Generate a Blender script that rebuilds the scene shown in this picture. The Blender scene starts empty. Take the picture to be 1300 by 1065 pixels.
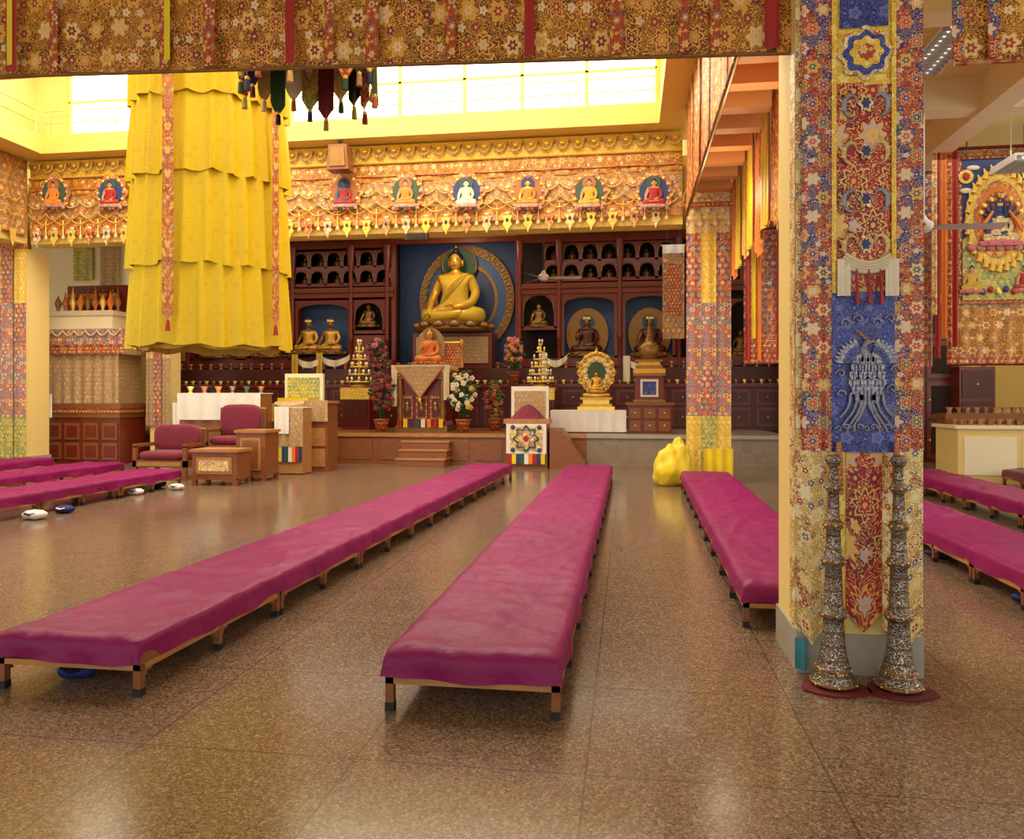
import bpy, math, random
from mathutils import Vector, Matrix, noise
random.seed(4)
pi=math.pi
scene=bpy.context.scene
TH=math.atan(.148); CT=math.cos(TH); ST=math.sin(TH); EYE=1.5
# pixel helpers: metric position on the plane at depth Y (m) of an image pixel
def gx(px,Y): return Y*math.tan(math.atan((px-650)/1000)-TH)
def gz(px,py,Y):
    u=(px-650)/1000; return EYE+Y*(505-py)/1000/(CT+u*ST)

# ---------------------------------------------------------------- materials
def lin(c):
    o=[]
    for v in c[:3]:
        v=v/255
        o.append(v/12.92 if v<=.04045 else ((v+.055)/1.055)**2.4)
    return (o[0],o[1],o[2],1)
class NG:
    def __init__(s,name):
        s.mat=bpy.data.materials.new(name); s.mat.use_nodes=True; s.nt=s.mat.node_tree
        s.nt.nodes.clear()
        s.out=s.nt.nodes.new('ShaderNodeOutputMaterial'); s.b=s.nt.nodes.new('ShaderNodeBsdfPrincipled')
        s.nt.links.new(s.b.outputs[0],s.out.inputs[0])
    def n(s,t): return s.nt.nodes.new(t)
    def set(s,sock,v):
        if isinstance(v,bpy.types.NodeSocket): s.nt.links.new(v,sock)
        else: sock.default_value=v
    def m(s,op,a,b=None,c=None):
        k=s.n('ShaderNodeMath'); k.operation=op
        s.set(k.inputs[0],a)
        if b is not None: s.set(k.inputs[1],b)
        if c is not None: s.set(k.inputs[2],c)
        return k.outputs[0]
    def mix(s,f,a,b):
        k=s.n('ShaderNodeMix'); k.data_type='RGBA'
        s.set(k.inputs[0],f); s.set(k.inputs[6],a); s.set(k.inputs[7],b)
        return k.outputs[2]
    def ramp(s,f,stops,const=False):
        k=s.n('ShaderNodeValToRGB'); s.set(k.inputs[0],f); cr=k.color_ramp
        if const: cr.interpolation='CONSTANT'
        while len(cr.elements)<len(stops): cr.elements.new(.5)
        for e,(p,c) in zip(cr.elements,stops): e.position=p; e.color=c
        return k.outputs[0]
    def noise(s,vec,scale,detail=3):
        k=s.n('ShaderNodeTexNoise'); s.set(k.inputs['Vector'],vec); k.inputs['Scale'].default_value=scale; k.inputs['Detail'].default_value=detail
        return k.outputs['Fac']
    def coord(s,w='Object'):
        k=s.n('ShaderNodeTexCoord'); return k.outputs[w]
    def bump(s,h,st=.3,d=.02):
        k=s.n('ShaderNodeBump'); k.inputs['Strength'].default_value=st; k.inputs['Distance'].default_value=d
        s.set(k.inputs['Height'],h); s.nt.links.new(k.outputs[0],s.b.inputs['Normal'])
    def fin(s,col,rough=.6,metal=0,sheen=0,spec=None,emit=None,es=0):
        s.set(s.b.inputs['Base Color'],col); s.set(s.b.inputs['Roughness'],rough); s.set(s.b.inputs['Metallic'],metal)
        if sheen: s.b.inputs['Sheen Weight'].default_value=sheen
        if spec is not None: s.b.inputs['Specular IOR Level'].default_value=spec
        if emit is not None:
            s.b.inputs['Emission Color'].default_value=emit; s.b.inputs['Emission Strength'].default_value=es
        return s.mat
def plain(name,c,rough=.55,metal=0,var=.12,sc=6,sheen=0,bump=0):
    g=NG(name); nz=g.noise(g.coord(),sc)
    a=lin(c); d=tuple(max(0,v*(1-var*2)) for v in a[:3])+(1,); l=tuple(min(1,v*(1+var)) for v in a[:3])+(1,)
    col=g.mix(nz,d,l)
    if bump: g.bump(g.noise(g.coord(),sc*4),bump,.01)
    return g.fin(col,rough,metal,sheen)
def wood(name,c,rough=.35):
    g=NG(name); mp=g.n('ShaderNodeMapping'); mp.inputs['Scale'].default_value=(3,3,14)
    g.set(mp.inputs[0],g.coord()); nz=g.noise(mp.outputs[0],2.5,6)
    a=lin(c); d=tuple(v*.5 for v in a[:3])+(1,); l=tuple(min(1,v*1.25) for v in a[:3])+(1,)
    return g.fin(g.mix(nz,d,l),rough)
def brocade(name,bg,fl,line,scale=5.,bg2=None,asp=1.,nz=16.,lw=.3,petals=6,size=.5,metal=.2,centre=None,rough=.42,small=.3):
    """woven silk: staggered flower medallions, small blossoms between, scrolling tendrils"""
    g=NG(name); uv=g.coord('UV')
    sp=g.n('ShaderNodeSeparateXYZ'); g.set(sp.inputs[0],uv)
    x=g.m('MULTIPLY',sp.outputs[0],scale); y=g.m('MULTIPLY',sp.outputs[1],scale*asp)
    def lattice(x,y,size,petals,seed):
        row=g.m('FLOOR',y); par=g.m('MULTIPLY',g.m('FLOORED_MODULO',row,2.),.5)
        x2=g.m('ADD',x,par); cx=g.m('FLOOR',x2)
        fx=g.m('SUBTRACT',g.m('FRACT',x2),.5); fy=g.m('SUBTRACT',g.m('FRACT',y),.5)
        r=g.m('MULTIPLY',g.m('SQRT',g.m('ADD',g.m('MULTIPLY',fx,fx),g.m('MULTIPLY',fy,fy))),2.)
        ang=g.m('ARCTAN2',fy,fx)
        pet=g.m('MULTIPLY_ADD',g.m('COSINE',g.m('MULTIPLY',ang,float(petals))),size*.22,size)
        cb=g.n('ShaderNodeCombineXYZ'); g.set(cb.inputs[0],g.m('ADD',cx,seed)); g.set(cb.inputs[1],row)
        wn=g.n('ShaderNodeTexWhiteNoise'); wn.noise_dimensions='2D'; g.set(wn.inputs['Vector'],cb.outputs[0])
        return r,pet,wn.outputs['Value']
    def pick(rnd,k=1.):
        v=rnd if k==1. else g.m('FRACT',g.m('MULTIPLY',rnd,k))
        return g.ramp(v,[(i/len(fl),lin(c)) for i,c in enumerate(fl)],True)
    n1=g.noise(uv,nz,2)
    lm=g.m('LESS_THAN',g.m('ABSOLUTE',g.m('SINE',g.m('MULTIPLY',n1,34.))),lw)
    base=lin(bg)
    if bg2: base=g.mix(g.m('GREATER_THAN',g.noise(uv,nz*.22,1),.52),lin(bg),lin(bg2))
    col=g.mix(lm,base,lin(line)); mask=lm
    if small:
        r,pet,rnd=lattice(g.m('MULTIPLY',x,2.),g.m('ADD',g.m('MULTIPLY',y,2.),.5),.5,5,17.)
        on=g.m('LESS_THAN',rnd,.55)
        s1=g.m('MULTIPLY',g.m('LESS_THAN',r,pet),on); col=g.mix(s1,col,pick(rnd,11.7))
        s2=g.m('MULTIPLY',g.m('LESS_THAN',r,.2),on); col=g.mix(s2,col,lin(line))
    r,pet,rnd=lattice(x,y,size,petals,0.)
    m1=g.m('LESS_THAN',r,pet)
    ring=g.m('LESS_THAN',g.m('ABSOLUTE',g.m('SUBTRACT',r,pet)),.06)
    r2=g.m('LESS_THAN',g.m('ABSOLUTE',g.m('SUBTRACT',r,g.m('MULTIPLY',pet,.6))),.04)
    m2=g.m('LESS_THAN',r,g.m('MULTIPLY',pet,.6)); m3=g.m('LESS_THAN',r,size*.22)
    col=g.mix(m1,col,pick(rnd)); col=g.mix(m2,col,pick(rnd,7.3)); col=g.mix(m3,col,lin(centre or line))
    col=g.mix(g.m('MAXIMUM',ring,r2),col,lin(line))
    met=g.m('MULTIPLY',g.m('MAXIMUM',lm,ring),metal)
    g.bump(g.m('ADD',lm,m1),.15,.004)
    return g.fin(col,rough,met)

M={}
M['wall']=plain('paint_yellow',(242,216,138),.6,0,.04,1.5)
M['cream']=plain('paint_cream',(250,241,208),.6,0,.03,1.5)
M['ceil']=plain('paint_ceiling_yellow',(238,208,112),.6,0,.04,1)
M['ceilc']=plain('paint_ceiling_cream',(246,230,164),.6,0,.04,1)
M['peach']=plain('paint_peach',(218,156,96),.6,0,.06,2)
M['white']=plain('white_cloth',(235,230,225),.7,0,.05,4)
M['scarf']=plain('silk_scarf_cream',(232,220,194),.4,0,.08,5)
M['wood']=wood('wood_teak',(142,86,48))
M['woodl']=wood('wood_light',(186,132,78))
M['woodd']=wood('wood_red_lacquer',(122,42,26),.3)
M['woodm']=wood('wood_mahogany',(86,30,22),.35)
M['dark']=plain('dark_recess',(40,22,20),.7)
M['iron']=plain('dark_rubber',(25,28,34),.5)
M['gold']=plain('gold_leaf',(220,168,70),.36,.55,.15,12)
M['goldd']=plain('old_gold',(154,114,60),.42,.55,.2,12)
M['brass']=plain('bright_brass',(248,214,104),.3,.45,.1,12)
M['yellow']=plain('yellow_silk',(240,210,26),.42,0,.16,3,.2)
M['yellow2']=plain('yellow_silk_deep',(208,170,26),.42,0,.12,3,.2)  # deeper yellow silk for robes, banner lining and scarves
M['orange']=plain('orange_silk',(238,134,32),.45,0,.12,3,.2)
M['red']=plain('red_silk',(172,24,24),.45,0,.15,4,.2)
M['green']=plain('green_silk',(44,88,60),.5,0,.15,5)
M['blue']=plain('blue_paint',(36,62,112),.5,0,.2,2)
M['bluel']=plain('blue_sky_paint',(62,96,146),.5,0,.2,2)
M['bluec']=plain('blue_cloth_bag',(22,36,110),.7,0,.2,9)
M['maroon']=plain('maroon_cloth',(120,12,50),.7,0,.15,5,.2)
M['matred']=plain('red_mat_cloth',(104,22,26),.8,0,.2,12)
M['hair']=plain('statue_hair_blue',(16,20,50),.5)
M['ink']=plain('dark_paint',(20,12,10),.5)
M['skin']=plain('painted_skin',(208,148,98),.5)
M['pink']=plain('pink_paint',(205,112,120),.5)
M['leaf']=plain('leaf_green',(40,80,30),.5,0,.3,9)
M['stone']=plain('grey_marble_plinth',(172,168,158),.4,0,.12,9)
M['marble']=plain('stage_marble',(150,134,116),.35,0,.2,9)
M['fanw']=plain('fan_white_enamel',(225,225,220),.4)
M['brown']=plain('speaker_brown',(70,45,30),.5)
M['m1']=plain('applique_green',(62,92,70),.6); M['m2']=plain('applique_blue',(50,66,120),.6); M['m3']=plain('applique_ochre',(178,112,58),.6)
# chased silver: horizontal bands of repousse scrolls
g=NG('chased_silver'); co=g.coord()
n_=g.noise(co,34,2); rr=g.m('ABSOLUTE',g.m('SINE',g.m('MULTIPLY',n_,20.)))
sz=g.n('ShaderNodeSeparateXYZ'); g.set(sz.inputs[0],co)
band=g.m('LESS_THAN',g.m('FRACT',g.m('MULTIPLY',sz.outputs[2],14.)),.16)
g.bump(g.m('ADD',rr,band),.6,.006)
cc=g.mix(rr,lin((52,44,42)),lin((168,158,150))); cc=g.mix(band,cc,lin((120,98,70)))
M['silver']=g.fin(cc,.27,.88)
# bench cloth
g=NG('magenta_bench_cloth'); co=g.coord(); a=g.noise(co,1.2,4); b=g.noise(co,150,2)
col=g.mix(a,lin((112,2,70)),lin((148,8,100)))
g.bump(g.m('ADD',g.m('MULTIPLY',g.noise(co,5,5),1.),g.m('MULTIPLY',b,.03)),.55,.05)
M['bench']=g.fin(col,.5,0,.1,.34); g.b.inputs['Sheen Roughness'].default_value=.4; g.b.inputs['Sheen Tint'].default_value=lin((230,60,180))
# glazing
g=NG('daylight_glazing'); M['glow']=g.fin(lin((255,255,240)),.5,0,0,None,(1,.98,.84,1),3.)
g=NG('fluorescent_tube'); M['tube']=g.fin(lin((255,255,255)),.5,0,0,None,(1,.98,.92,1),.9)
# terrazzo
g=NG('terrazzo_floor'); co=g.coord()
v1=g.n('ShaderNodeTexVoronoi'); v1.inputs['Scale'].default_value=100; g.set(v1.inputs['Vector'],co)
v2=g.n('ShaderNodeTexVoronoi'); v2.inputs['Scale'].default_value=230; g.set(v2.inputs['Vector'],co)
sp1=g.n('ShaderNodeSeparateColor'); g.set(sp1.inputs[0],v1.outputs['Color'])
sp2=g.n('ShaderNodeSeparateColor'); g.set(sp2.inputs[0],v2.outputs['Color'])
c1=g.ramp(sp1.outputs[0],[(0,lin((70,54,44))),(.25,lin((124,100,82))),(.6,lin((146,120,98))),(.85,lin((184,160,136)))],True)
c2=g.ramp(sp2.outputs[1],[(0,lin((64,50,42))),(.4,lin((130,106,86))),(.8,lin((172,148,124)))],True)
col=g.mix(.5,c1,c2)
col=g.mix(g.m('MULTIPLY',g.noise(co,.4,3),.25),col,lin((106,80,64)))
sx=g.n('ShaderNodeSeparateXYZ'); g.set(sx.inputs[0],co)
def joint(o,off):
    f=g.m('FRACT',g.m('DIVIDE',g.m('ADD',o,off),.955))
    return g.m('LESS_THAN',g.m('ABSOLUTE',g.m('SUBTRACT',f,.5)),.005)
jm=g.m('MAXIMUM',joint(sx.outputs[0],.17+.4775),joint(sx.outputs[1],.2))
col=g.mix(g.m('MULTIPLY',jm,.6),col,lin((56,42,34)))
M['floor']=g.fin(col,g.m('MULTIPLY_ADD',g.noise(co,3,3),.12,.12),0,0,.5)
# brocades
M['b_val']=brocade('brocade_bronze_floral',(118,62,20),[(226,196,150),(156,56,60),(214,160,74),(120,36,62),(232,214,180)],(236,176,70),5.6,(146,84,26),1,17,.5,6,.52,.15,small=.3)
M['b_red']=brocade('brocade_red_gold',(156,16,20),[(232,176,80),(50,70,130),(236,214,190)],(228,164,66),13,None,1,40,.3)
M['b_redbig']=brocade('brocade_red_dragon',(162,14,32),[(232,190,110),(196,180,204),(126,20,46),(180,30,40)],(226,176,92),5.2,(126,12,40),.8,13,.4,8,.56,small=.2)
M['b_multi']=brocade('brocade_multicolour',(152,20,42),[(226,212,196),(44,66,150),(226,164,64),(60,108,92),(206,86,106),(206,40,40)],(232,184,110),9,(38,40,122),1.1,26,.34,6,.58)
M['b_gold']=brocade('brocade_pale_gold',(206,166,80),[(242,230,196),(180,44,36),(228,190,96),(74,98,156),(240,210,120)],(250,234,178),9,(168,96,44),1,24,.45,6,.55)
M['b_yel']=brocade('brocade_yellow',(222,178,44),[(240,214,90),(196,130,30),(236,226,160)],(250,222,110),11,None,1,30,.4)
M['b_blue']=brocade('brocade_blue_phoenix',(20,34,118),[(46,66,150),(28,46,140),(90,100,166)],(104,114,172),6.5,(28,52,142),1,20,.38,5,.34)
M['b_silv']=brocade('brocade_silver_plumage',(70,80,136),[(176,176,186),(120,126,168),(190,186,186)],(186,186,194),26,(92,100,150),1.4,50,.45,5,.66)
M['b_green']=brocade('brocade_green',(92,138,76),[(230,210,120),(220,120,60),(60,110,160)],(226,214,110),12,(180,170,70),1,30,.4)
M['b_rain']=brocade('brocade_patchwork',(184,54,48),[(58,84,160),(226,208,180),(196,44,50),(232,180,80),(74,136,126)],(222,186,130),9,(66,74,150),1.4,22,.3,6,.85)
M['b_tan']=brocade('brocade_tan',(164,130,90),[(200,172,128),(146,102,64)],(204,178,134),10,None,1,26,.4)
M['b_side']=brocade('brocade_nave_edge',(170,92,42),[(232,196,132),(190,48,40),(226,162,66),(80,88,134)],(238,180,90),7.5,(150,42,32),1,20,.45,6,.6)
M['b_thang']=brocade('brocade_thangka_frame',(150,92,54),[(216,190,164),(156,40,54),(218,172,84),(62,78,140)],(228,192,130),8,(124,40,52),1,24,.5,6,.6)
M['b_cool']=brocade('brocade_buddha_valance',(124,78,56),[(226,184,100),(84,98,150),(198,80,56),(212,192,160)],(228,184,100),6.5,(160,96,48),1,20,.5,6,.5)
M['ysilk']=brocade('yellow_damask',(228,202,24),[(220,192,18),(236,214,40)],(222,194,18),9,None,1,18,.25,6,.5,0,rough=.4,small=0)

# ---------------------------------------------------------------- mesh builder
class MB:
    def __init__(s): s.v=[]; s.f=[]; s.fm=[]; s.uv=[]; s.sm=[]; s.mats=[]
    def mi(s,m):
        if isinstance(m,str): m=M[m]
        if m not in s.mats: s.mats.append(m)
        return s.mats.index(m)
    def face(s,pts,mat,uvs=None,smooth=False):
        b=len(s.v); s.v+= [tuple(p) for p in pts]; s.f.append(tuple(range(b,b+len(pts)))); s.fm.append(s.mi(mat)); s.sm.append(smooth)
        if uvs is None:
            p=[Vector(q) for q in pts]; n=(p[1]-p[0]).cross(p[2]-p[0]); ax=max(range(3),key=lambda i:abs(n[i]))
            uvs=[((q[1],q[2]) if ax==0 else (q[0],q[2]) if ax==1 else (q[0],q[1])) for q in p]
        s.uv.append(uvs)
    def box(s,x0,x1,y0,y1,z0,z1,mat):
        P=lambda a,b,c:(a,b,c)
        q=[[P(x0,y0,z0),P(x1,y0,z0),P(x1,y0,z1),P(x0,y0,z1)],[P(x1,y1,z0),P(x0,y1,z0),P(x0,y1,z1),P(x1,y1,z1)],
           [P(x0,y1,z0),P(x0,y0,z0),P(x0,y0,z1),P(x0,y1,z1)],[P(x1,y0,z0),P(x1,y1,z0),P(x1,y1,z1),P(x1,y0,z1)],
           [P(x0,y0,z1),P(x1,y0,z1),P(x1,y1,z1),P(x0,y1,z1)],[P(x0,y1,z0),P(x1,y1,z0),P(x1,y0,z0),P(x0,y0,z0)]]
        for f in q: s.face(f,mat)
    def grid(s,fn,nu,nv,mat,ul=1,vl=1,smooth=True):
        b=len(s.v)
        for j in range(nv+1):
            for i in range(nu+1): s.v.append(tuple(fn(i/nu,j/nv)))
        k=s.mi(mat)
        for j in range(nv):
            for i in range(nu):
                a=b+j*(nu+1)+i
                s.f.append((a,a+1,a+nu+2,a+nu+1)); s.fm.append(k); s.sm.append(smooth)
                s.uv.append([(i/nu*ul,j/nv*vl),((i+1)/nu*ul,j/nv*vl),((i+1)/nu*ul,(j+1)/nv*vl),(i/nu*ul,(j+1)/nv*vl)])
    def lathe(s,c,prof,mat,seg=16,smooth=True):
        n=len(prof)-1
        def fn(u,v):
            k=min(n,int(round(v*n))); r,z=prof[k]; a=u*2*pi
            return (c[0]+r*math.cos(a),c[1]+r*math.sin(a),c[2]+z)
        s.grid(fn,seg,n,mat,1,1,smooth)
    def sph(s,c,r,mat,seg=10,rings=6):
        if not hasattr(r,'__len__'): r=(r,r,r)
        def fn(u,v):
            a=u*2*pi; t=v*pi-pi/2
            return (c[0]+r[0]*math.cos(t)*math.cos(a),c[1]+r[1]*math.cos(t)*math.sin(a),c[2]+r[2]*math.sin(t))
        s.grid(fn,seg,rings,mat)
    def tube(s,pts,rad,mat,seg=6,cap=True):
        pts=[Vector(p) for p in pts]; n=len(pts)
        if not hasattr(rad,'__len__'): rad=[rad]*n
        fr=[]
        for i in range(n):
            d=(pts[min(n-1,i+1)]-pts[max(0,i-1)]).normalized()
            up=Vector((0,0,1)) if abs(d.z)<.9 else Vector((0,1,0))
            a=d.cross(up).normalized(); b=a.cross(d); fr.append((a,b))
        def fn(u,v):
            k=min(n-1,int(round(v*(n-1)))); a=u*2*pi; p=pts[k]+fr[k][0]*math.cos(a)*rad[k]+fr[k][1]*math.sin(a)*rad[k]
            return p
        s.grid(fn,seg,n-1,mat)
        if cap:
            for k in (0,n-1):
                s.face([pts[k]+fr[k][0]*math.cos(i/seg*2*pi)*rad[k]+fr[k][1]*math.sin(i/seg*2*pi)*rad[k] for i in range(seg)],mat)
    def prism(s,poly,y0,y1,mat):
        """poly of (x,z) extruded along y"""
        s.face([(x,y0,z) for x,z in poly],mat); s.face([(x,y1,z) for x,z in reversed(poly)],mat)
        n=len(poly)
        for i in range(n):
            a=poly[i]; b=poly[(i+1)%n]; s.face([(a[0],y0,a[1]),(a[0],y1,a[1]),(b[0],y1,b[1]),(b[0],y0,b[1])],mat)
    def geo(s,geo,mx,mf):
        V,Fs=geo; b=len(s.v)
        s.v+=[tuple(mx@v) for v in V]
        for f in Fs:
            c=sum((V[i] for i in f),Vector())/len(f)
            s.f.append(tuple(b+i for i in f)); s.fm.append(s.mi(mf(c))); s.sm.append(True); s.uv.append([(V[i].x,V[i].z) for i in f])
    def merge(s,sub,tr):
        o=len(s.v); s.v+=[tr(p) for p in sub.v]
        for f,m,u,q in zip(sub.f,sub.fm,sub.uv,sub.sm): s.f.append(tuple(i+o for i in f)); s.fm.append(s.mi(sub.mats[m])); s.uv.append(u); s.sm.append(q)
    def hang(s,p0,p1,zt,zb,mat,amp=.015,waves=8,nu=None,ph=0,zb1=None,nv=6,hem=None,sag=0):
        """hanging cloth between floor-plan points p0,p1"""
        a=Vector((p0[0],p0[1],0)); b=Vector((p1[0],p1[1],0)); L=(b-a).length; n=Vector((-(b-a).y,(b-a).x,0)).normalized()
        nu=nu or max(4,int(waves*6))
        zb1=zb if zb1 is None else zb1
        def fn(u,v):
            q=a.lerp(b,u)+n*amp*math.sin(u*waves*2*pi+ph)*(.35+.65*(1-v))
            bot=zb+(zb1-zb)*u
            if hem: bot+=hem(u)
            z=bot+(zt-bot)*v - sag*4*u*(1-u)*v
            return (q.x,q.y,z)
        s.grid(fn,nu,nv,mat,L,zt-zb)
    def done(s,name,coll=None):
        me=bpy.data.meshes.new(name); me.from_pydata(s.v,[],s.f)
        for m in s.mats: me.materials.append(m)
        me.polygons.foreach_set('material_index',s.fm); me.polygons.foreach_set('use_smooth',s.sm)
        l=me.uv_layers.new(name='UVMap'); flat=[c for f in s.uv for p in f for c in p]
        l.data.foreach_set('uv',flat); me.update()
        ob=bpy.data.objects.new(name,me); scene.collection.objects.link(ob); return ob

# ---------------------------------------------------------------- room shell
XL,XR,YB=-19,11,23.5
b=MB(); b.box(XL,XR,-4,YB,-.2,0,'floor'); b.done('floor')
b=MB(); b.box(XL,XR,YB,YB+.2,0,9.6,'wall'); b.done('wall_back')
b=MB(); b.box(XL-.2,XL,-4,YB,0,9.6,'wall'); b.done('wall_left')
b=MB(); b.box(XR,XR+.2,-4,YB,0,9.6,'wall'); b.done('wall_right')
def side_fill(name,X,s,y0,y1,z0,z1):  # unseen glowing panels in window framing, added to brighten the aisles
    b=MB(); xi=X+s*.03
    b.face([(xi,y0,z0),(xi,y1,z0),(xi,y1,z1),(xi,y0,z1)],'glow')
    n=int((y1-y0)/1.2)
    for i in range(n+1):
        y=y0+(y1-y0)*i/n; b.box(min(X,X+s*.1),max(X,X+s*.1),y-.04,y+.04,z0,z1,'woodd')
    for z in (z0,(z0+z1)/2,z1): b.box(min(X,X+s*.1),max(X,X+s*.1),y0,y1,z-.04,z+.04,'woodd')
    b.done(name)
side_fill('fill_panel_right',XR,-1,2,13,1.2,3.6); side_fill('fill_panel_left',XL,1,2,13,1.2,3.6)
CX0,CX1,CY0,CY1=-11.9,.55,5.8,14.55   # light well
ZN=6.5; ZA=5.36
b=MB()
b.box(-13,CX0,5.2,15.6,ZN,ZN+.38,'ceil'); b.box(CX1,1.83,5.2,15.6,ZN,ZN+.38,'ceil')
b.box(CX0,CX1,CY1,15.6,ZN,ZN+.38,'ceil'); b.box(CX0,CX1,5.2,CY0,ZN,ZN+.38,'ceil')
b.box(-13,1.83,5.2,15.6,9.2,9.4,'ceil')
b.box(1.83,XR,-4,15.6,ZA,ZA+.2,'ceilc'); b.box(XL,-13,-4,15.6,ZA,ZA+.2,'ceilc'); b.box(-13,1.83,-4,5.0,4.9,5.1,'ceil')
b.box(XL,XR,15.6,YB,6.0,6.2,'ceil')
b.done('ceiling')
b=MB()
wy=14.75; z0=ZN+.38
wx0=gx(88,wy); wx1=gx(834,wy)
b.box(-13,wx0,wy,wy+.15,z0,9.2,'wall'); b.box(wx1,1.83,wy,wy+.15,z0,9.2,'wall'); b.box(wx0,wx1,wy,wy+.15,z0,z0+.06,'cream'); b.box(wx0,wx1,wy,wy+.15,8.6,9.2,'wall')
b.box(CX0-.5,CX0-.35,5.2,wy,z0,9.2,'wall'); b.box(1.1,1.25,5.2,wy,z0,9.2,'wall'); b.box(-13,1.8,5.1,5.2,z0,9.2,'wall')
b.done('wall_clerestory')
b=MB(); b.face([(wx0,wy+.1,z0),(wx1,wy+.1,z0),(wx1,wy+.1,8.6),(wx0,wy+.1,8.6)],'glow')
for px in (88,168,262,370,508,590,663,745,834):
    x=gx(px,wy); b.box(x-.03,x+.03,wy-.02,wy+.06,z0,8.6,'ceil')
z=gz(600,100,wy); b.box(wx0,wx1,wy-.02,wy+.04,z-.02,z+.02,'ceil')
b.done('window_1')
b=MB()
for z in (z0+.25,z0+.5):
    b.tube([(CX0-.05,5.8,z),(CX0-.05,14.5,z)],.018,'wall')
    b.tube([(CX0,14.62,z),(CX1,14.62,z)],.012,'wall')
for i in range(9): b.tube([(CX0-.05,5.9+i*1.07,z0),(CX0-.05,5.9+i*1.07,z0+.5)],.018,'wall')
for i in range(9): b.tube([(CX0+.1+i*1.53,14.62,z0),(CX0+.1+i*1.53,14.62,z0+.5)],.012,'wall')
b.done('gallery_railing')

# beams
BXR=1.70
b=MB()
b.box(1.04,BXR,5.2,14.0,ZA,ZN,'peach')
for i in range(12): b.box(1.06,BXR-.01,5.3+i*.74,5.3+i*.74+.22,4.98,ZA,'peach')
b.done('beam_nave_right')
b=MB(); b.box(-12.55,1.0,15.05,15.5,4.75,ZN,'ceil'); b.done('beam_nave_back')
b=MB(); b.box(-13.4,-12.6,5.2,15,4.75,ZN,'ceil'); b.done('beam_nave_left')
b=MB(); b.box(-12.6,.9,4.85,5.1,3.8,4.9,'ceil'); b.box(1.58,XR,4.85,5.1,4.9,ZA,'ceil'); b.done('beam_front')
for X in (4.2,7.2):
    b=MB(); b.box(X,X+.3,5.15,15.6,4.95,ZA,'cream'); b.done('ceiling_beam')
for Y in (7.6,10.2,13.4):
    b=MB(); b.box(1.97,4.2,Y,Y+.3,4.98,ZA,'cream'); b.box(4.5,7.2,Y,Y+.3,4.98,ZA,'cream'); b.box(7.5,XR,Y,Y+.3,4.98,ZA,'cream'); b.done('ceiling_beam')

# ---------------------------------------------------------------- near column
def swag(mb,p,q,sag,mat,r=.02,n=8,tail=0):
    p=Vector(p);q=Vector(q)
    mb.tube([p.lerp(q,i/n)-Vector((0,0,sag*4*(i/n)*(1-i/n))) for i in range(n+1)],[r*(.6+.5*math.sin(pi*i/n)) for i in range(n+1)],mat,6)
b=MB()
cx0,cx1,cy0,cy1=gx(1014,4.5),gx(1168,4.5),4.5,5.08
b.box(cx0,cx1,cy0,cy1,0,ZA,'wall')
b.box(cx0-.015,cx1+.015,cy0-.015,cy1+.015,0,.22,'stone')
b.done('column')
b=MB()
yf=cy0-.03
def strip(p0,p1,yt,yb,mat,amp=.008,waves=2,Y=yf,hem=None,ph=0):
    b.hang((gx(p0,Y),Y),(gx(p1,Y),Y),gz((p0+p1)/2,yt,Y),gz((p0+p1)/2,yb,Y),mat,amp,waves,12,ph,hem=hem)
def disc(xc,zc,rx,rz,y,mat,n=24,th=.008): b.prism([(xc+rx*math.cos(k*2*pi/n),zc+rz*math.sin(k*2*pi/n)) for k in range(n)],y,y+th,mat)
strip(1010,1172,-60,575,'b_gold',.006,4,yf)
strip(1018,1058,-60,572,'b_multi',.01,1.5,yf-.03)
strip(1136,1172,-60,572,'b_multi',.01,1.5,yf-.03,ph=1)
strip(1060,1134,-60,108,'b_yel',.004,1,yf-.035)
strip(1066,1128,-40,34,'b_blue',.003,1,yf-.045)
strip(1060,1134,104,372,'b_redbig',.006,1,yf-.035)
for p in (1059,1135): strip(p-3,p+3,-60,372,'b_yel',.002,1,yf-.05)
strip(1056,1136,370,574,'b_blue',.006,1,yf-.045)
tri=lambda u:-.12*(1-abs(2*u-1))
strip(1009,1052,560,790,'b_gold',.01,1.5,yf-.01,hem=tri)
strip(1050,1074,560,800,'b_yel',.008,1,yf-.015,hem=tri)
strip(1074,1120,560,775,'b_redbig',.008,1,yf-.02,hem=tri)
strip(1120,1172,560,800,'b_gold',.01,1.5,yf-.015,hem=tri)
xc=gx(1096,yf)
zc=gz(1096,72,yf)
for (r,m_,dy) in ((.135,'b_gold',.05),(.11,'b_blue',.056),(.08,'b_yel',.062),(.04,'b_red',.068)):
    b.prism([(xc+r*(1+.1*math.cos(8*k*pi/24))*math.cos(k*pi/24),zc+r*(1+.1*math.cos(8*k*pi/24))*math.sin(k*pi/24)) for k in range(48)],yf-dy,yf-dy+.008,m_)
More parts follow.
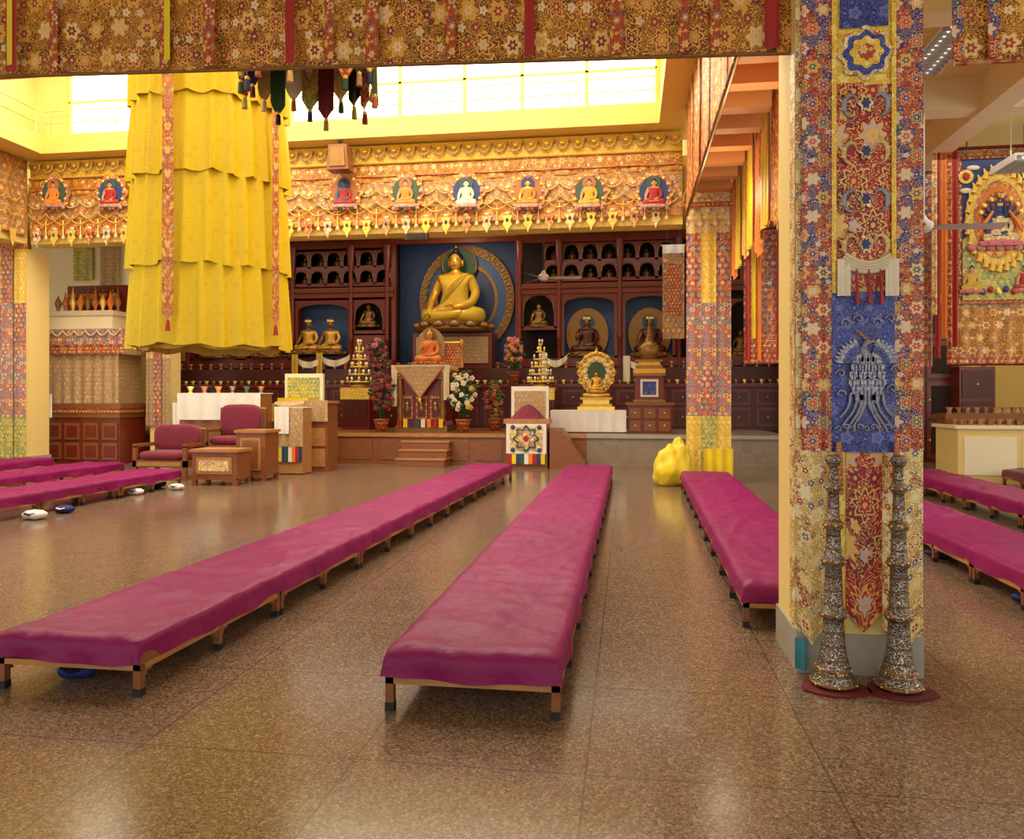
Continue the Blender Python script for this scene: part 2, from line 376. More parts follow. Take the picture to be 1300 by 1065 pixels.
# appliqued paired dragons curling down the red banner
yy=yf-.047
for i,py in enumerate((135,195,255,312)):
    zc=gz(1096,py,yf)
    for s in (-1,1):
        pts=[];rad=[]
        for k in range(20):
            t=k/19; a=-pi*.5+t*4.6; r=.062*(1-.55*t)
            pts.append((xc+s*(.068+r*math.cos(a)*.85),yy,zc+r*math.sin(a)*1.15)); rad.append(.003+.011*math.sin(pi*min(1,t*1.1+.05)))
        b.tube(pts,rad,'b_gold' if i%2 else 'b_silv',6)
        for k in range(4):
            a=-.4+k*.6; b.tube([(xc+s*(.068+.055*math.cos(a)),yy,zc+.07*math.sin(a)),(xc+s*(.068+.072*math.cos(a+.15)),yy,zc+.09*math.sin(a+.15))],[.007,.002],'brass',5)
    for (r_,m_,dy) in ((.034,'b_gold',.05),(.020,'m2',.056)):
        b.prism([(xc+r_*(1+.2*math.cos(6*k*pi/18))*math.cos(k*pi/18),zc+r_*1.3*(1+.2*math.cos(6*k*pi/18))*math.sin(k*pi/18)) for k in range(36)],yf-dy,yf-dy+.006,m_)
# phoenix on blue panel: fanned wings, layered feather body, curling tail plumes
zc=gz(1096,470,yf); yy=yf-.062
for s in (-1,1):
    for row,(R,th) in enumerate(((.165,0),(.12,.006),(.075,.012))):
        pts=[(xc+s*.01,zc+.03)]
        for k in range(33):
            a=.02+k/32*1.25; r=R*(.86+.16*abs(math.sin(k*pi/4)))
            pts.append((xc+s*(.005+r*math.cos(a)*.95),zc+.035+r*math.sin(a)*.85))
        b.prism(pts if s>0 else pts[::-1],yy-th,yy-th+.007,('b_silv','b_blue','b_silv')[row])
    for k in range(4):
        pts=[];rad=[]
        for q in range(12):
            t=q/11; pts.append((xc+s*(.02+.12*t-.03*k*t+.02*math.sin(t*6+k)),yy-.002*k,zc-.11-.15*t-.012*k*t+.04*math.sin(t*3+k*.8))); rad.append(.010*(1-.7*t)+.002)
        b.tube(pts,rad,'b_silv',6)
# feathers of the body in rows
for row in range(6):
    z_=zc-.15+.04*row; w_=.085*math.sin(pi*(row+1.2)/7.5)+.01; n_f=5-(row%2)
    for k in range(n_f):
        x_=xc+w_*(2*(k+.5)/n_f-1)
        b.prism([(x_-.019,z_+.02),(x_-.02,z_-.004),(x_,z_-.03),(x_+.02,z_-.004),(x_+.019,z_+.02)],yy-.014-.001*row,yy-.008-.001*row,'b_silv')
        b.tube([(x_,yy-.016-.001*row,z_+.015),(x_,yy-.016-.001*row,z_-.024)],.0022,'m2',4)
b.tube([(xc,yy-.01,zc+.07),(xc-.022,yy-.014,zc+.11),(xc-.004,yy-.016,zc+.145),(xc+.016,yy-.016,zc+.15)],[.026,.018,.016,.014],'b_silv',8)
b.tube([(xc+.016,yy-.018,zc+.152),(xc+.05,yy-.018,zc+.143)],[.009,.001],'brass',5); b.sph((xc+.014,yy-.03,zc+.156),.004,'ink',6,4)
for k in range(3): b.tube([(xc-.004,yy-.014,zc+.16),(xc-.03-.01*k,yy-.014,zc+.19+.008*k),(xc-.055,yy-.014,zc+.175+.02*k)],[.006,.005,.002],'b_red',5)
# cloud scrolls
def cloud(x_,z_,r_,s_):
    pts=[(x_+s_*r_*(1-.07*q)*math.cos(q*.55),yy,z_+r_*(1-.07*q)*math.sin(q*.55)) for q in range(13)]
    b.tube(pts,[.007*(1-.05*q) for q in range(13)],'b_silv',5)
for (dx,dz,s_) in ((-.11,.25,1),(-.04,.27,-1),(.05,.25,1),(.12,.27,-1),(-.13,-.13,1),(.13,-.10,-1),(-.13,-.02,-1),(.14,0.,1)): cloud(xc+dx,zc+dz,.026,s_)
for k in range(9): cloud(xc-.14+.035*k,zc-.315+.012*(k%2),.018,1 if k%2 else -1)
# cream scarf swags & tassels
for q in range(4):
    swag(b,(gx(1062+q*2,yf),yf-.07-.004*q,gz(1062,336,yf)+.015*q),(gx(1130-q*2,yf),yf-.07-.004*q,gz(1132,336,yf)+.015*q),.05,'scarf',.013)
for px in (1062,1070,1122,1130):
    b.hang((gx(px-4,yf),yf-.08),(gx(px+5,yf),yf-.08),gz(px,332,yf),gz(px,366+(px%4)*6,yf),'scarf',.008,1,6)
for px in (1082,1097,1112):
    b.tube([(gx(px,yf),yf-.08,gz(px,345,yf)),(gx(px,yf)+.006,yf-.085,gz(px,388,yf))],[.006,.011],'red',6)
for px in (1060,1132):
    b.tube([(gx(px,yf),yf-.08,gz(px,560,yf)),(gx(px,yf),yf-.08,gz(px,585,yf)),(gx(px,yf),yf-.08,gz(px,625,yf))],[.012,.02,.024],'b_red',7)
b.done('brocade_column_hanging')
b=MB()
b.hang((cx0-.02,cy0),(cx0-.02,cy0+.14),gz(1014,60,4.5),.25,'b_gold',.01,1,8)
b.done('brocade_side_drape')
b=MB(); b.hang((cx0-.03,cy0-.05),(cx0+.03,cy0-.06),.2,.03,plain('turquoise_cloth',(60,140,160)),.012,1,8); b.done('turquoise_ribbon')
def trumpet(px):
    b=MB(); Y=4.29; X=gx(px,Y)
    prof=[(.0,.0),(.108,.0),(.114,.015),(.108,.03),(.098,.045),(.082,.09),(.068,.15),(.059,.21),(.053,.30),(.051,.34),(.066,.352),(.070,.368),(.066,.384),(.049,.396),(.046,.46),(.043,.53),(.041,.61),(.054,.622),(.059,.64),(.054,.658),(.039,.67),(.037,.74),(.035,.80),(.045,.812),(.050,.828),(.045,.844),(.031,.856),(.029,.93),(.027,.995),(.038,1.007),(.043,1.022),(.038,1.037),(.024,1.05),(.022,1.13),(.030,1.14),(.040,1.155),(.042,1.17),(.026,1.19),(.0,1.19)]
    b.lathe((X,Y,.014),prof,'silver',32)
    for z,r in ((.382,.068),(.654,.057),(.842,.048),(1.036,.041),(.03,.114),(.10,.086)):
        b.lathe((X,Y,z),[(r-.004,-.008),(r+.003,-.004),(r+.003,.004),(r-.004,.008)],'goldd',28)
        for k in range(12):
            a=k*pi/6; b.sph((X+(r+.003)*math.cos(a),Y+(r+.003)*math.sin(a),z),.006,('red','brass')[k%2],6,4)
    b.done('dungchen_trumpet')
    b=MB(); n=14
    pts=[(X+.17*(1+.12*math.sin(5*i))*math.cos(i*2*pi/n),Y-.02+.15*(1+.1*math.cos(3*i))*math.sin(i*2*pi/n)) for i in range(n)]
    b.face([(p[0],p[1],.012) for p in pts],'matred')
    for i in range(n):
        p=pts[i];q=pts[(i+1)%n]; b.face([(p[0],p[1],0),(q[0],q[1],0),(q[0],q[1],.012),(p[0],p[1],.012)],'matred')
    b.done('red_cloth_mat')
trumpet(1058); trumpet(1141)

# ---------------------------------------------------------------- far columns (brocade-wrapped)
def farcol(x0,x1,y0,y1,secs,ztop,zbase=0):
    b=MB(); b.box(x0+.06,x1-.06,y0+.05,y1,zbase,ztop,'wall'); b.box(x0+.03,x1-.03,y0+.02,y1+.03,zbase,zbase+.25,'stone'); b.done('column')
    b=MB(); zt=ztop
    w=(x1-x0)/3
    for (zb,mats) in secs:
        for k in range(3):
            dy=.03 if k==1 else 0
            b.hang((x0+k*w,y0-.02-dy),(x0+(k+1)*w,y0-.02-dy),zt,zb,mats[k%len(mats)],.01,1.5,10)
        zt=zb
    b.box(x0-.03,x1+.03,y0-.06,y0,ztop-.02,ztop+.06,'b_red')
    b.done('brocade_column_hanging')
Y=14.2
x0,x1=gx(871,Y),gx(928,Y)
G=lambda py:gz(900,py,Y)
farcol(x0,x1,Y,Y+.8,[(G(296),['b_gold']),(G(385),['b_multi','b_yel','b_multi']),(G(470),['b_rain']),(G(528),['b_rain','b_multi','b_rain']),(.12,['b_yel','b_green','b_yel'])],G(262))
b=MB(); n=14
xc=(x0+x1)/2
poly=[(xc+(x1-x0)/2*1.1*math.cos(a*pi/n),G(262)+.07+.36*math.sin(a*pi/n)**.7) for a in range(n+1)]
b.prism(poly,Y-.06,Y+.3,'b_gold')
b.tube([(p[0],Y-.07,p[1]) for p in poly],.03,'goldd',6); b.done('column_capital')
Y=15.; x1=gx(33,Y); x0=x1-.85
H=lambda py:gz(15,py,Y)
farcol(x0,x1,Y+.02,Y+.75,[(H(385),['b_yel','b_multi','b_yel']),(H(440),['b_red','b_rain','b_multi']),(H(530),['b_rain']),(.15,['b_green'])],4.68)
Y=16.9; x0,x1=gx(186,Y),gx(217,Y)
farcol(x0,x1,Y,Y+.5,[(gz(200,455,Y),['b_gold','b_multi','b_gold']),(.85,['b_tan','b_multi','b_tan'])],5.9,0)
farcol(-17.2,-16.4,12,12.7,[(2.5,['b_yel','b_multi','b_yel']),(.15,['b_rain'])],5.3)

# ---------------------------------------------------------------- near valance
b=MB()
Yv=4.72
def zb(x): return 3.515-x*.033
xl=-6.5; xr=gx(1030,Yv)
b.hang((xl,Yv),(xr,Yv),4.85,zb(xl),'b_val',.02,16,160,zb1=zb(xr))
k=0
for px in (14,68,208,265,368,418,472,572,672,783,868,908,980):
    x=gx(px,Yv-.05); w=.03 if k%3 else .04
    b.hang((x-w,Yv-.05),(x+w,Yv-.05),4.85,zb(x)+.01,'b_red' if k%4 else 'red',.006,1,6); k+=1
for px in (212,12):
    x=gx(px,Yv-.06); b.hang((x-.02,Yv-.06),(x+.02,Yv-.06),4.85,zb(x)+.05,'yellow',.004,1,6)
b.tube([(xl,Yv,zb(xl)),(xr,Yv,zb(xr))],.013,'goldd',8)
b.done('brocade_valance')
b=MB()
Yv=4.6
x0=gx(1212,Yv); b.hang((x0,Yv),(5,Yv),4.85,3.32,'b_val',.02,8,80); b.tube([(x0,Yv,3.32),(5,Yv,3.32)],.014,'b_red',8)
for px in (1216,1262): 
    x=gx(px,Yv-.04); b.hang((x-.03,Yv-.04),(x+.03,Yv-.04),4.85,3.33,'b_multi',.005,1,6)
b.done('brocade_valance')

# nave right valances
b=MB(); b.hang((1.0,5.25),(1.0,13.95),6.48,4.66,'b_side',.03,22,180)
for i in range(14):
    y=5.6+i*.62; b.hang((.96,y),(.96,y+.12),6.48,4.62,'b_red' if i%2 else 'red',.006,1,6)
b.tube([(.99,5.25,4.66),(.99,13.95,4.66)],.03,'goldd')
b.done('brocade_valance')
b=MB(); y=5.2; k=0
seq=['yellow','orange','yellow','b_yel','yellow','orange','yellow','b_side']
while y<13.7:
    w=.62; m=seq[k%len(seq)]; X=BXR+.04
    zb_=3.66+.10*math.sin(k*1.9)
    b.hang((X+.02*(k%2),y),(X+.02*(k%2),min(14.1,y+w)),5.3,zb_,m,.03,2.5,18,hem=(lambda u:-.16*(1-abs(2*u-1))) if k%2 else None)
    b.hang((X-.02,y+w-.05),(X-.02,y+w+.07),5.3,zb_-.1,'red' if k%2 else 'b_red',.01,1,6)
    y+=w; k+=1
b.done('silk_banner_row')

# buddha valance on the back beam
b=MB(); Yb=15.0; Xa,Xb=-12.5,.98
zt=6.47; 
def zz(py): return gz(600,py,Yb)
b.hang((Xa,Yb-.03),(Xb,Yb-.03),zt,zz(205),'b_yel',.01,20,120)
b.hang((Xa,Yb-.06),(Xb,Yb-.06),zz(204),zz(228),'b_val',.02,20,120)
b.hang((Xa,Yb-.05),(Xb,Yb-.05),zz(227),zz(262),'b_cool',.015,20,120)
b.hang((Xa,Yb-.04),(Xb,Yb-.04),zz(262),zz(282),'b_side',.012,20,120)
b.tube([(Xa,Yb-.08,zz(204)),(Xb,Yb-.08,zz(204))],.02,'brass'); b.tube([(Xa,Yb-.08,zz(221)),(Xb,Yb-.08,zz(221))],.015,'b_red')
x=Xa+.15
while x<Xb-.1:
    b.tube([(x-.13,Yb-.07,zz(184)),(x-.08,Yb-.09,zz(193)),(x,Yb-.1,zz(197)),(x+.08,Yb-.09,zz(193)),(x+.13,Yb-.07,zz(184))],.026,'b_gold',5)
    b.sph((x,Yb-.1,zz(188)),(.05,.02,.045),'brass',6,4)
    x+=.3
x=Xa+.2; i=0
pm=['b_gold','brass','b_yel','b_side']
while x<Xb-.1:
    for (a,zh,sg) in ((0,zz(238),.12),(.0,zz(252),.14),(.2,zz(262),.10)):
        swag(b,(x+a-.2,Yb-.09,zh),(x+a+.2,Yb-.09,zh),sg,'b_gold' if zh>zz(250) else 'brass',.016,6)
    zc=zz(282); 
    b.sph((x,Yb-.08,zc+.12),(.06,.03,.045),'b_gold',8,5)
    b.prism([(x-.10,zc+.09),(x+.10,zc+.09),(x+.06,zc-.02),(x+.09,zc-.08),(x+.03,zc-.16),(x,zc-.25),(x-.03,zc-.16),(x-.09,zc-.08),(x-.06,zc-.02)],Yb-.1,Yb-.07,pm[i%4])
    b.sph((x,Yb-.11,zc),(.03,.012,.04),('red','m2','m1')[i%3],6,4)
    b.tube([(x+.2,Yb-.08,zz(262)),(x+.2,Yb-.08,zc-.02)],.013,'brass',5)
    b.sph((x+.2,Yb-.08,zc-.06),(.04,.03,.06),'b_gold',7,5)
    for (dz,mm) in ((.42,'b_rain'),(.62,'b_gold')):
        b.sph((x+(.2 if dz<.5 else 0),Yb-.08,zc+dz),(.055,.02,.05),mm,6,4)
    x+=.4; i+=1
b.done('jewel_net_valance')

# ---------------------------------------------------------------- figures
def skin_geo(V,E,R,sub=2):
    me=bpy.data.meshes.new('tmp'); me.from_pydata(V,E,[]); ob=bpy.data.objects.new('tmp',me); scene.collection.objects.link(ob)
    mo=ob.modifiers.new('Skin','SKIN'); mo.use_smooth_shade=True
    if len(me.skin_vertices)==0:
        bpy.context.view_layer.objects.active=ob; bpy.ops.mesh.customdata_skin_add()
    d=me.skin_vertices[0].data
    for i,r in enumerate(R): d[i].radius=(r,r) if not hasattr(r,'__len__') else r
    d[0].use_root=True
    s=ob.modifiers.new('Sub','SUBSURF'); s.levels=sub; s.render_levels=sub
    dg=bpy.context.evaluated_depsgraph_get(); ev=ob.evaluated_get(dg); m=ev.to_mesh()
    geo=([v.co.copy() for v in m.vertices],[tuple(p.vertices) for p in m.polygons])
    ev.to_mesh_clear(); bpy.data.objects.remove(ob); return geo
def buddha_geo(sub,right='earth'):
    V=[(0,0,.14),(0,0,.3),(0,0,.46),(0,.0,.58),(0,-.005,.66),(0,-.01,.72)]
    R=[.19,.155,.19,.15,.06,.06]; E=[(0,1),(1,2),(2,3),(3,4),(4,5)]
    def chain(start,pts,rs):
        k=start
        for p,r in zip(pts,rs):
            V.append(p); R.append(r); E.append((k,len(V)-1)); k=len(V)-1
    if right=='earth': chain(3,[(-.19,0,.57),(-.27,-.0,.4),(-.3,-.1,.28),(-.29,-.24,.17),(-.29,-.3,.11)],[.085,.062,.055,.038,.03])
    else: chain(3,[(-.19,0,.57),(-.26,-.02,.37),(-.2,-.16,.4),(-.14,-.22,.5)],[.085,.06,.045,.035])
    chain(3,[(.19,0,.57),(.27,.0,.4),(.24,-.1,.27),(.1,-.22,.2),(.0,-.24,.19)],[.085,.062,.055,.04,.032])
    chain(0,[(-.17,-.04,.11),(-.38,-.16,.09),(-.24,-.28,.08),(.04,-.31,.09),(.16,-.28,.13)],[.13,.1,.085,.06,.04])
    chain(0,[(.17,-.04,.11),(.38,-.16,.09),(.24,-.26,.08),(-.04,-.25,.1)],[.13,.1,.085,.06])
    return skin_geo(V,E,R,sub)
GEO_HI=buddha_geo(2); GEO_LO=buddha_geo(1); GEO_T=buddha_geo(1,'teach')
def statue(b,pos,h,skin='gold',robe='gold',hair='hair',geo=None,halo=None,base='gold',detail=False,crown=False,hat=None,bareright=True):
    """seated figure facing -Y; h = height of seated body"""
    geo=geo or GEO_LO; x,y,z=pos
    mx=Matrix.Translation((x,y,z))@Matrix.Scale(h,4)
    def mf(c):
        if c.z>.615: return skin
        if bareright and c.x<-.19 and c.z>.17 and c.z+.6*c.x<.5: return skin
        if c.y<-.2 and c.z>.12 and abs(c.x)<.16: return skin
        return robe
    b.geo(geo,mx,mf)
    T=lambda p:tuple(mx@Vector(p))
    S=lambda r:tuple(h*q for q in r)
    n=(16,10) if detail else (8,6)
    b.sph(T((0,-.015,.80)),S((.088,.095,.12)),skin,*n)
    if hat: 
        b.lathe(T((0,0,.86)),[(h*.1,0),(h*.085,h*.08),(h*.04,h*.18),(0,h*.24)],hat,10)
    else:
        b.sph(T((0,.01,.845)),S((.098,.1,.092)),hair,*n); b.sph(T((0,.01,.935)),S((.045,.045,.05)),hair,*n); b.sph(T((0,.01,.99)),S((.014,.014,.02)),'gold',6,4)
    for s in (-1,1):
        b.sph(T((s*.09,0,.785)),S((.014,.024,.05)),skin,6,5)
        b.sph(T((s*.034,-.1,.805)),S((.018,.008,.006)),'ink',6,4)
        if detail: 
            b.tube([T((s*.012,-.108,.828)),T((s*.035,-.106,.835)),T((s*.058,-.092,.825))],h*.003,'ink',4)
    b.tube([T((0,-.1,.825)),T((0,-.122,.775))],[h*.007,h*.013],skin,6)
    b.sph(T((0,-.104,.745)),S((.022,.009,.007)),'red',6,4)
    if crown:
        for k in range(5):
            a=-pi/2+(k-2)*.5; b.lathe(T((.095*math.cos(a),.095*math.sin(a),.87)),[(h*.022,0),(h*.026,h*.03),(0,h*.09)],'brass',5)
    if detail:
        for k,l in enumerate((.055,.065,.07,.06)):
            xx=-.315+k*.017
            b.tube([T((xx,-.31,.12)),T((xx,-.335,.10)),T((xx,-.34,.12-l))],[h*.01,h*.009,h*.006],skin,6)
        b.tube([T((-.26,-.29,.14)),T((-.235,-.315,.12)),T((-.235,-.325,.095))],[h*.012,h*.01,h*.007],skin,6)
        for k,l in enumerate((.085,.1,.105,.09)):
            yy=-.28+k*.018
            b.tube([T((.01,yy,.205)),T((-.03,yy,.212)),T((.0-l,yy,.205))],[h*.011,h*.01,h*.006],skin,6)
        b.tube([T((.02,-.29,.215)),T((-.01,-.3,.235)),T((-.04,-.285,.24))],[h*.011,h*.01,h*.007],skin,6)
        for o in (0,.035,.07):
            b.tube([T((.13+o*.6,-.06,.64)),T((.04+o,-.155,.55)),T((-.05+o,-.185,.45)),T((-.13+o*.8,-.165,.34)),T((-.17+o,-.12,.26))],h*.008,robe,5)
    if base:
        b.lathe((x,y-.1*h,z),[(0,-.12*h),(.46*h,-.12*h),(.5*h,-.09*h),(.4*h,-.05*h),(.48*h,0),(.3*h,.02*h),(0,.02*h)],base,20)
        m=14 if detail else 9
        for k in range(m):
            a=k*2*pi/m; b.sph((x+.46*h*math.cos(a),y-.1*h+.46*h*math.sin(a),z-.05*h),(.08*h,.08*h,.05*h),base,6,4)
    if halo:
        m1,m2,rr=halo
        b.prism([(x+rr*h*.8*math.cos(a*pi/12),z+.5*h+rr*h*math.sin(a*pi/12)) for a in range(24)],y+.17*h,y+.2*h,m1)
        b.prism([(x+.2*h*math.cos(a*pi/8),z+.82*h+.2*h*math.sin(a*pi/8)) for a in range(16)],y+.13*h,y+.165*h,m2)

# medallion figures in the valance
k=0
cols=[('skin','orange'),('skin','red'),('bluel','red'),('skin','orange'),('scarf','scarf'),('gold','orange'),('skin','yellow2'),('skin','red')]
b=MB()
for px in (68,140,437,515,592,670,748,830):
    Y=Yb-.14; x=gx(px,Y); z=gz(px,260,Y); sk,rb=cols[k%8]; h=.5
    b.prism([(x+(.36+.03*math.cos(5*a*pi/10))*math.cos(a*pi/20),z+.25+(.38+.03*math.cos(5*a*pi/10))*math.sin(a*pi/20)) for a in range(40)],Y+.02,Y+.04,'b_side')
    b.prism([(x+.27*math.cos(a*pi/10),z+.25+.29*math.sin(a*pi/10)) for a in range(20)],Y+.0,Y+.02,('m1','m2','m3')[k%3])
    b.prism([(x+.13*math.cos(a*pi/8),z+.40+.13*math.sin(a*pi/8)) for a in range(16)],Y-.02,Y+.0,('m3','m1','m2')[k%3])
    for q in range(14):
        a=q*pi/7; b.sph((x+.29*math.cos(a),Y-.0,z+.25+.31*math.sin(a)),(.035,.015,.035),('b_rain','b_gold','brass')[q%3],6,4)
    for q in range(7): b.sph((x-.24+.08*q,Y-.03,z-.07),(.045,.015,.04),('b_rain','pink','m1')[q%3],6,4)
    sub=MB(); statue(sub,(0,0,0),h,sk,rb,'hair',base='b_rain')
    b.merge(sub,lambda p:(x+p[0],Y-.03+p[1]*.12,z+p[2]))
    k+=1
b.done('embroidered_buddha_medallions')
b=MB(); b.hang((-12.53,5.3),(-12.53,14.9),6.47,zz(282),'b_cool',.03,22,160)
for i in range(24): 
    y=5.5+i*.39; sub=MB(); sub.prism([(-.09,.1),(.09,.1),(.06,-.1),(0,-.25),(-.06,-.1)],0,.02,'brass')
    for (zh) in (.5,.8): swag(sub,(-.2,.03,zh),(.2,.03,zh),.13,'brass',.016,6)
    b.merge(sub,lambda p:(-12.49+p[1],y+p[0],zz(284)+p[2]))
b.done('jewel_net_valance')

# ---------------------------------------------------------------- stage & shrine
YS=17.3; ZS=.7
b=MB(); xs0=gx(398,YS); xs1=gx(1000,YS); xm=gx(745,YS)
b.box(xs0,xm,YS,YB-.02,0,ZS,'wood'); b.box(xm,xs1,YS,YB-.02,0,ZS,'marble')
b.box(xs0-.03,xm,YS-.05,YS,ZS-.08,ZS,'woodl'); b.box(xm,xs1,YS-.05,YS,ZS-.08,ZS,'stone')
n=int((xm-xs0)/.75)
for i in range(n): 
    x=xs0+i*.75; b.box(x+.06,x+.66,YS-.02,YS,.1,ZS-.14,'wood')
b.done('altar_stage')
b=MB(); b.box(-12.5,xs0-.03,YS+.35,YB-.02,0,ZS,'wood'); b.box(-12.5,xs0-.03,YS+.30,YS+.35,ZS-.08,ZS,'woodl'); b.done('altar_stage')
b=MB(); sx0,sx1=gx(507,YS-.5),gx(567,YS-.5)
for i in range(3): b.box(sx0,sx1,YS-.75+.23*i,YS-.06,.0+.18*i,.18*(i+1),'wood'); b.box(sx0-.02,sx1+.02,YS-.77+.23*i,YS-.06,.18*(i+1)-.03,.18*(i+1)+.003,'woodl')
b.done('wooden_steps')
b=MB(); rx0,rx1=gx(700,16.9),gx(742,16.9)
b.prism([(rx0,0),(rx1+.05,0),(rx1+.05,.12),(rx0+.25,.85),(rx0,.85)],16.5,17.2,'wood'); b.done('wooden_ramp_panel')

YC=21.5
cx=lambda px:gx(px,YC)
cz=lambda py:gz(600,py,YC)
b=MB()
XA,XB=cx(232),cx(1000)
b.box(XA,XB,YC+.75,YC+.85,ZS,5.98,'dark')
ztop=5.95
def frame(x0,x1,z0,z1,t=.09,mat='woodd',y0=YC,y1=YC+.12):
    b.box(x0,x0+t,y0,y1,z0,z1,mat); b.box(x1-t,x1,y0,y1,z0,z1,mat); b.box(x0+t,x1-t,y0,y1,z0,z0+t,mat); b.box(x0+t,x1-t,y0,y1,z1-t,z1,mat)
def arch(x0,x1,z0,z1,mat='woodd',y=YC,back='dark',trim='goldd',rect=False):
    w=(x1-x0)/2; r=w*.8; xc=(x0+x1)/2; zs=z1-r*1.25; n=8
    if rect: r=w*.88; zs=z1-.3
    A=[(xc-r*math.cos(k*pi/n),zs+(.2 if rect else r*1.05)*math.sin(k*pi/n)**.8) for k in range(n+1)]
    for k in range(n):
        a,c=A[k],A[k+1]; b.face([(a[0],y,a[1]),(c[0],y,c[1]),(c[0],y,z1),(a[0],y,z1)],mat)
    for s in (x0,x1):
        q=[x0,xc-r] if s==x0 else [xc+r,x1]
        b.box(q[0],q[1],y,y+.06,z0,z1,mat)
    b.box(x0,x1,y,y+.1,z0-.04,z0+.05,mat)
    b.tube([(p[0],y-.01,p[1]) for p in A],.018,trim,5,False)
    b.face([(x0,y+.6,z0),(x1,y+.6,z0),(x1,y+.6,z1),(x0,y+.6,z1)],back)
    for xx in (x0,x1): b.face([(xx,y,z0),(xx,y+.6,z0),(xx,y+.6,z1),(xx,y,z1)],mat)
    b.face([(x0,y,z0),(x1,y,z0),(x1,y+.6,z0),(x0,y+.6,z0)],mat)
def niches(pa,pb,n,ya,yb,back,st=True,mats=('goldd','goldd'),rect=False):
    xa,xb=cx(pa),cx(pb); w=(xb-xa)/n
    for k in range(n):
        arch(xa+k*w,xa+(k+1)*w,cz(ya),cz(yb),back=back,rect=rect)
        if st:
            hh=min(w*.85,(cz(yb)-cz(ya))*.62)
            statue(b,(xa+(k+.5)*w,YC+.3,cz(ya)+.17*hh),hh,mats[0],mats[1],'hair' if k%2 else 'ink',base=mats[0],crown=(k%2==0))
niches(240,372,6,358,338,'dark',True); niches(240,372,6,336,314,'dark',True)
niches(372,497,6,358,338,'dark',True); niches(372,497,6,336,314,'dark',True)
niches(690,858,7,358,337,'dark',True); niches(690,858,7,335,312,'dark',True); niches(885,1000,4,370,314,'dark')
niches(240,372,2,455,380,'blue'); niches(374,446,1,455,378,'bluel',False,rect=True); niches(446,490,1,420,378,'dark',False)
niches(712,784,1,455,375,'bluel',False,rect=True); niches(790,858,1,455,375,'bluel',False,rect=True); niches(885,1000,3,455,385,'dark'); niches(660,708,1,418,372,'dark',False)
b.box(cx(446),cx(490),YC,YC+.3,cz(455),cz(424),'woodd')
for pa,pb in ((232,500),(658,1000)):
    b.box(cx(pa),cx(pb),YC-.06,YC+.14,cz(375),cz(362),'woodd'); b.box(cx(pa),cx(pb),YC-.05,YC+.14,ztop-.2,ztop,'woodd')
    b.box(cx(pa),cx(pb),YC-.1,YC+.3,cz(466),cz(456),'woodd')
    b.tube([(cx(pa),YC-.1,cz(368)),(cx(pb),YC-.1,cz(368))],.025,'goldd')
for px in (240,372,446,492,660,710,787,862,885,1000):
    x=cx(px); b.lathe((x,YC-.06,ZS+1.2),[(.09,0),(.06,.1),(.06,1.2),(.09,1.25),(.06,1.35),(.06,3.2),(.1,3.4),(.12,3.9)],'woodd',8)
frame(cx(497),cx(660),cz(466),ztop,.12)
b.box(XA,XB,YC-.9,YC+.1,ZS,cz(492),'woodm'); b.box(XA,XB,YC-.96,YC,cz(492),cz(488),'woodd')
x=XA
while x<XB-.6:
    for (za,zb_) in ((ZS+.08,ZS+.55),(ZS+.62,cz(495))):
        b.box(x+.06,x+.62,YC-.93,YC-.9,za,zb_,'woodd'); b.box(x+.13,x+.55,YC-.95,YC-.93,za+.07,zb_-.07,'woodm')
        b.sph((x+.34,YC-.96,(za+zb_)/2),.022,'brass',6,4)
    x+=.7
b.box(XA,XB,YC-.5,YC,cz(487),cz(468),'woodm')
b.done('shrine_cabinet')
b=MB(); x=XA+.15
while x<XB-.2:
    b.lathe((x,YC-.78,cz(488)),[(.04,0),(.03,.03),(.07,.10),(.055,.095),(0,.07)],'goldd' if int(x*5)%2 else 'brass',8); x+=.21
b.done('offering_bowls')
b=MB(); x=XA+.15
while x<XB-.2:
    b.lathe((x,YC-.35,cz(468)),[(.05,0),(.03,.05),(.03,.1),(.07,.16),(0,.14)],('goldd','b_red','silver','woodl')[int(x*7)%4],8); x+=.31
b.done('butter_lamps')

# big buddha with aureole
b=MB(); Y=21.6; xc=gx(580,Y)
b.box(cx(499),cx(658),YC+.70,YC+.74,cz(466),5.97,'blue')
b.done('wall_niche_blue')
b=MB()
rad=1.38; xh=gx(588,Y); zc=gz(580,378,Y)
for (r0,r1,m,dy) in ((rad,rad*.84,'goldd',.46),(rad*.84,rad*.66,'bluel',.48),(rad*.66,rad*.60,'goldd',.45),(rad*.60,.0,'blue',.50)):
    n=40
    for k in range(n):
        a0=k*2*pi/n;a1=(k+1)*2*pi/n
        b.face([(xh+r0*math.cos(a0),Y+dy,zc+1.12*r0*math.sin(a0)),(xh+r0*math.cos(a1),Y+dy,zc+1.12*r0*math.sin(a1)),(xh+r1*math.cos(a1),Y+dy-.02,zc+1.12*r1*math.sin(a1)),(xh+r1*math.cos(a0),Y+dy-.02,zc+1.12*r1*math.sin(a0))],m)
for k in range(40):
    a=k*2*pi/40; r=rad*.92
    spx=[(xh+(r+.09*math.cos(t))*math.cos(a+.06*math.sin(t)),Y+.42,zc+1.12*(r+.09*math.cos(t))*math.sin(a+.06*math.sin(t))) for t in [q*pi/4 for q in range(8)]]
    b.tube(spx,.018,'b_tan',5)
n=30
b.prism([(xc+.5*math.cos(k*2*pi/n),gz(580,334,Y)+.5*math.sin(k*2*pi/n)) for k in range(n)],Y+.36,Y+.40,'m1')
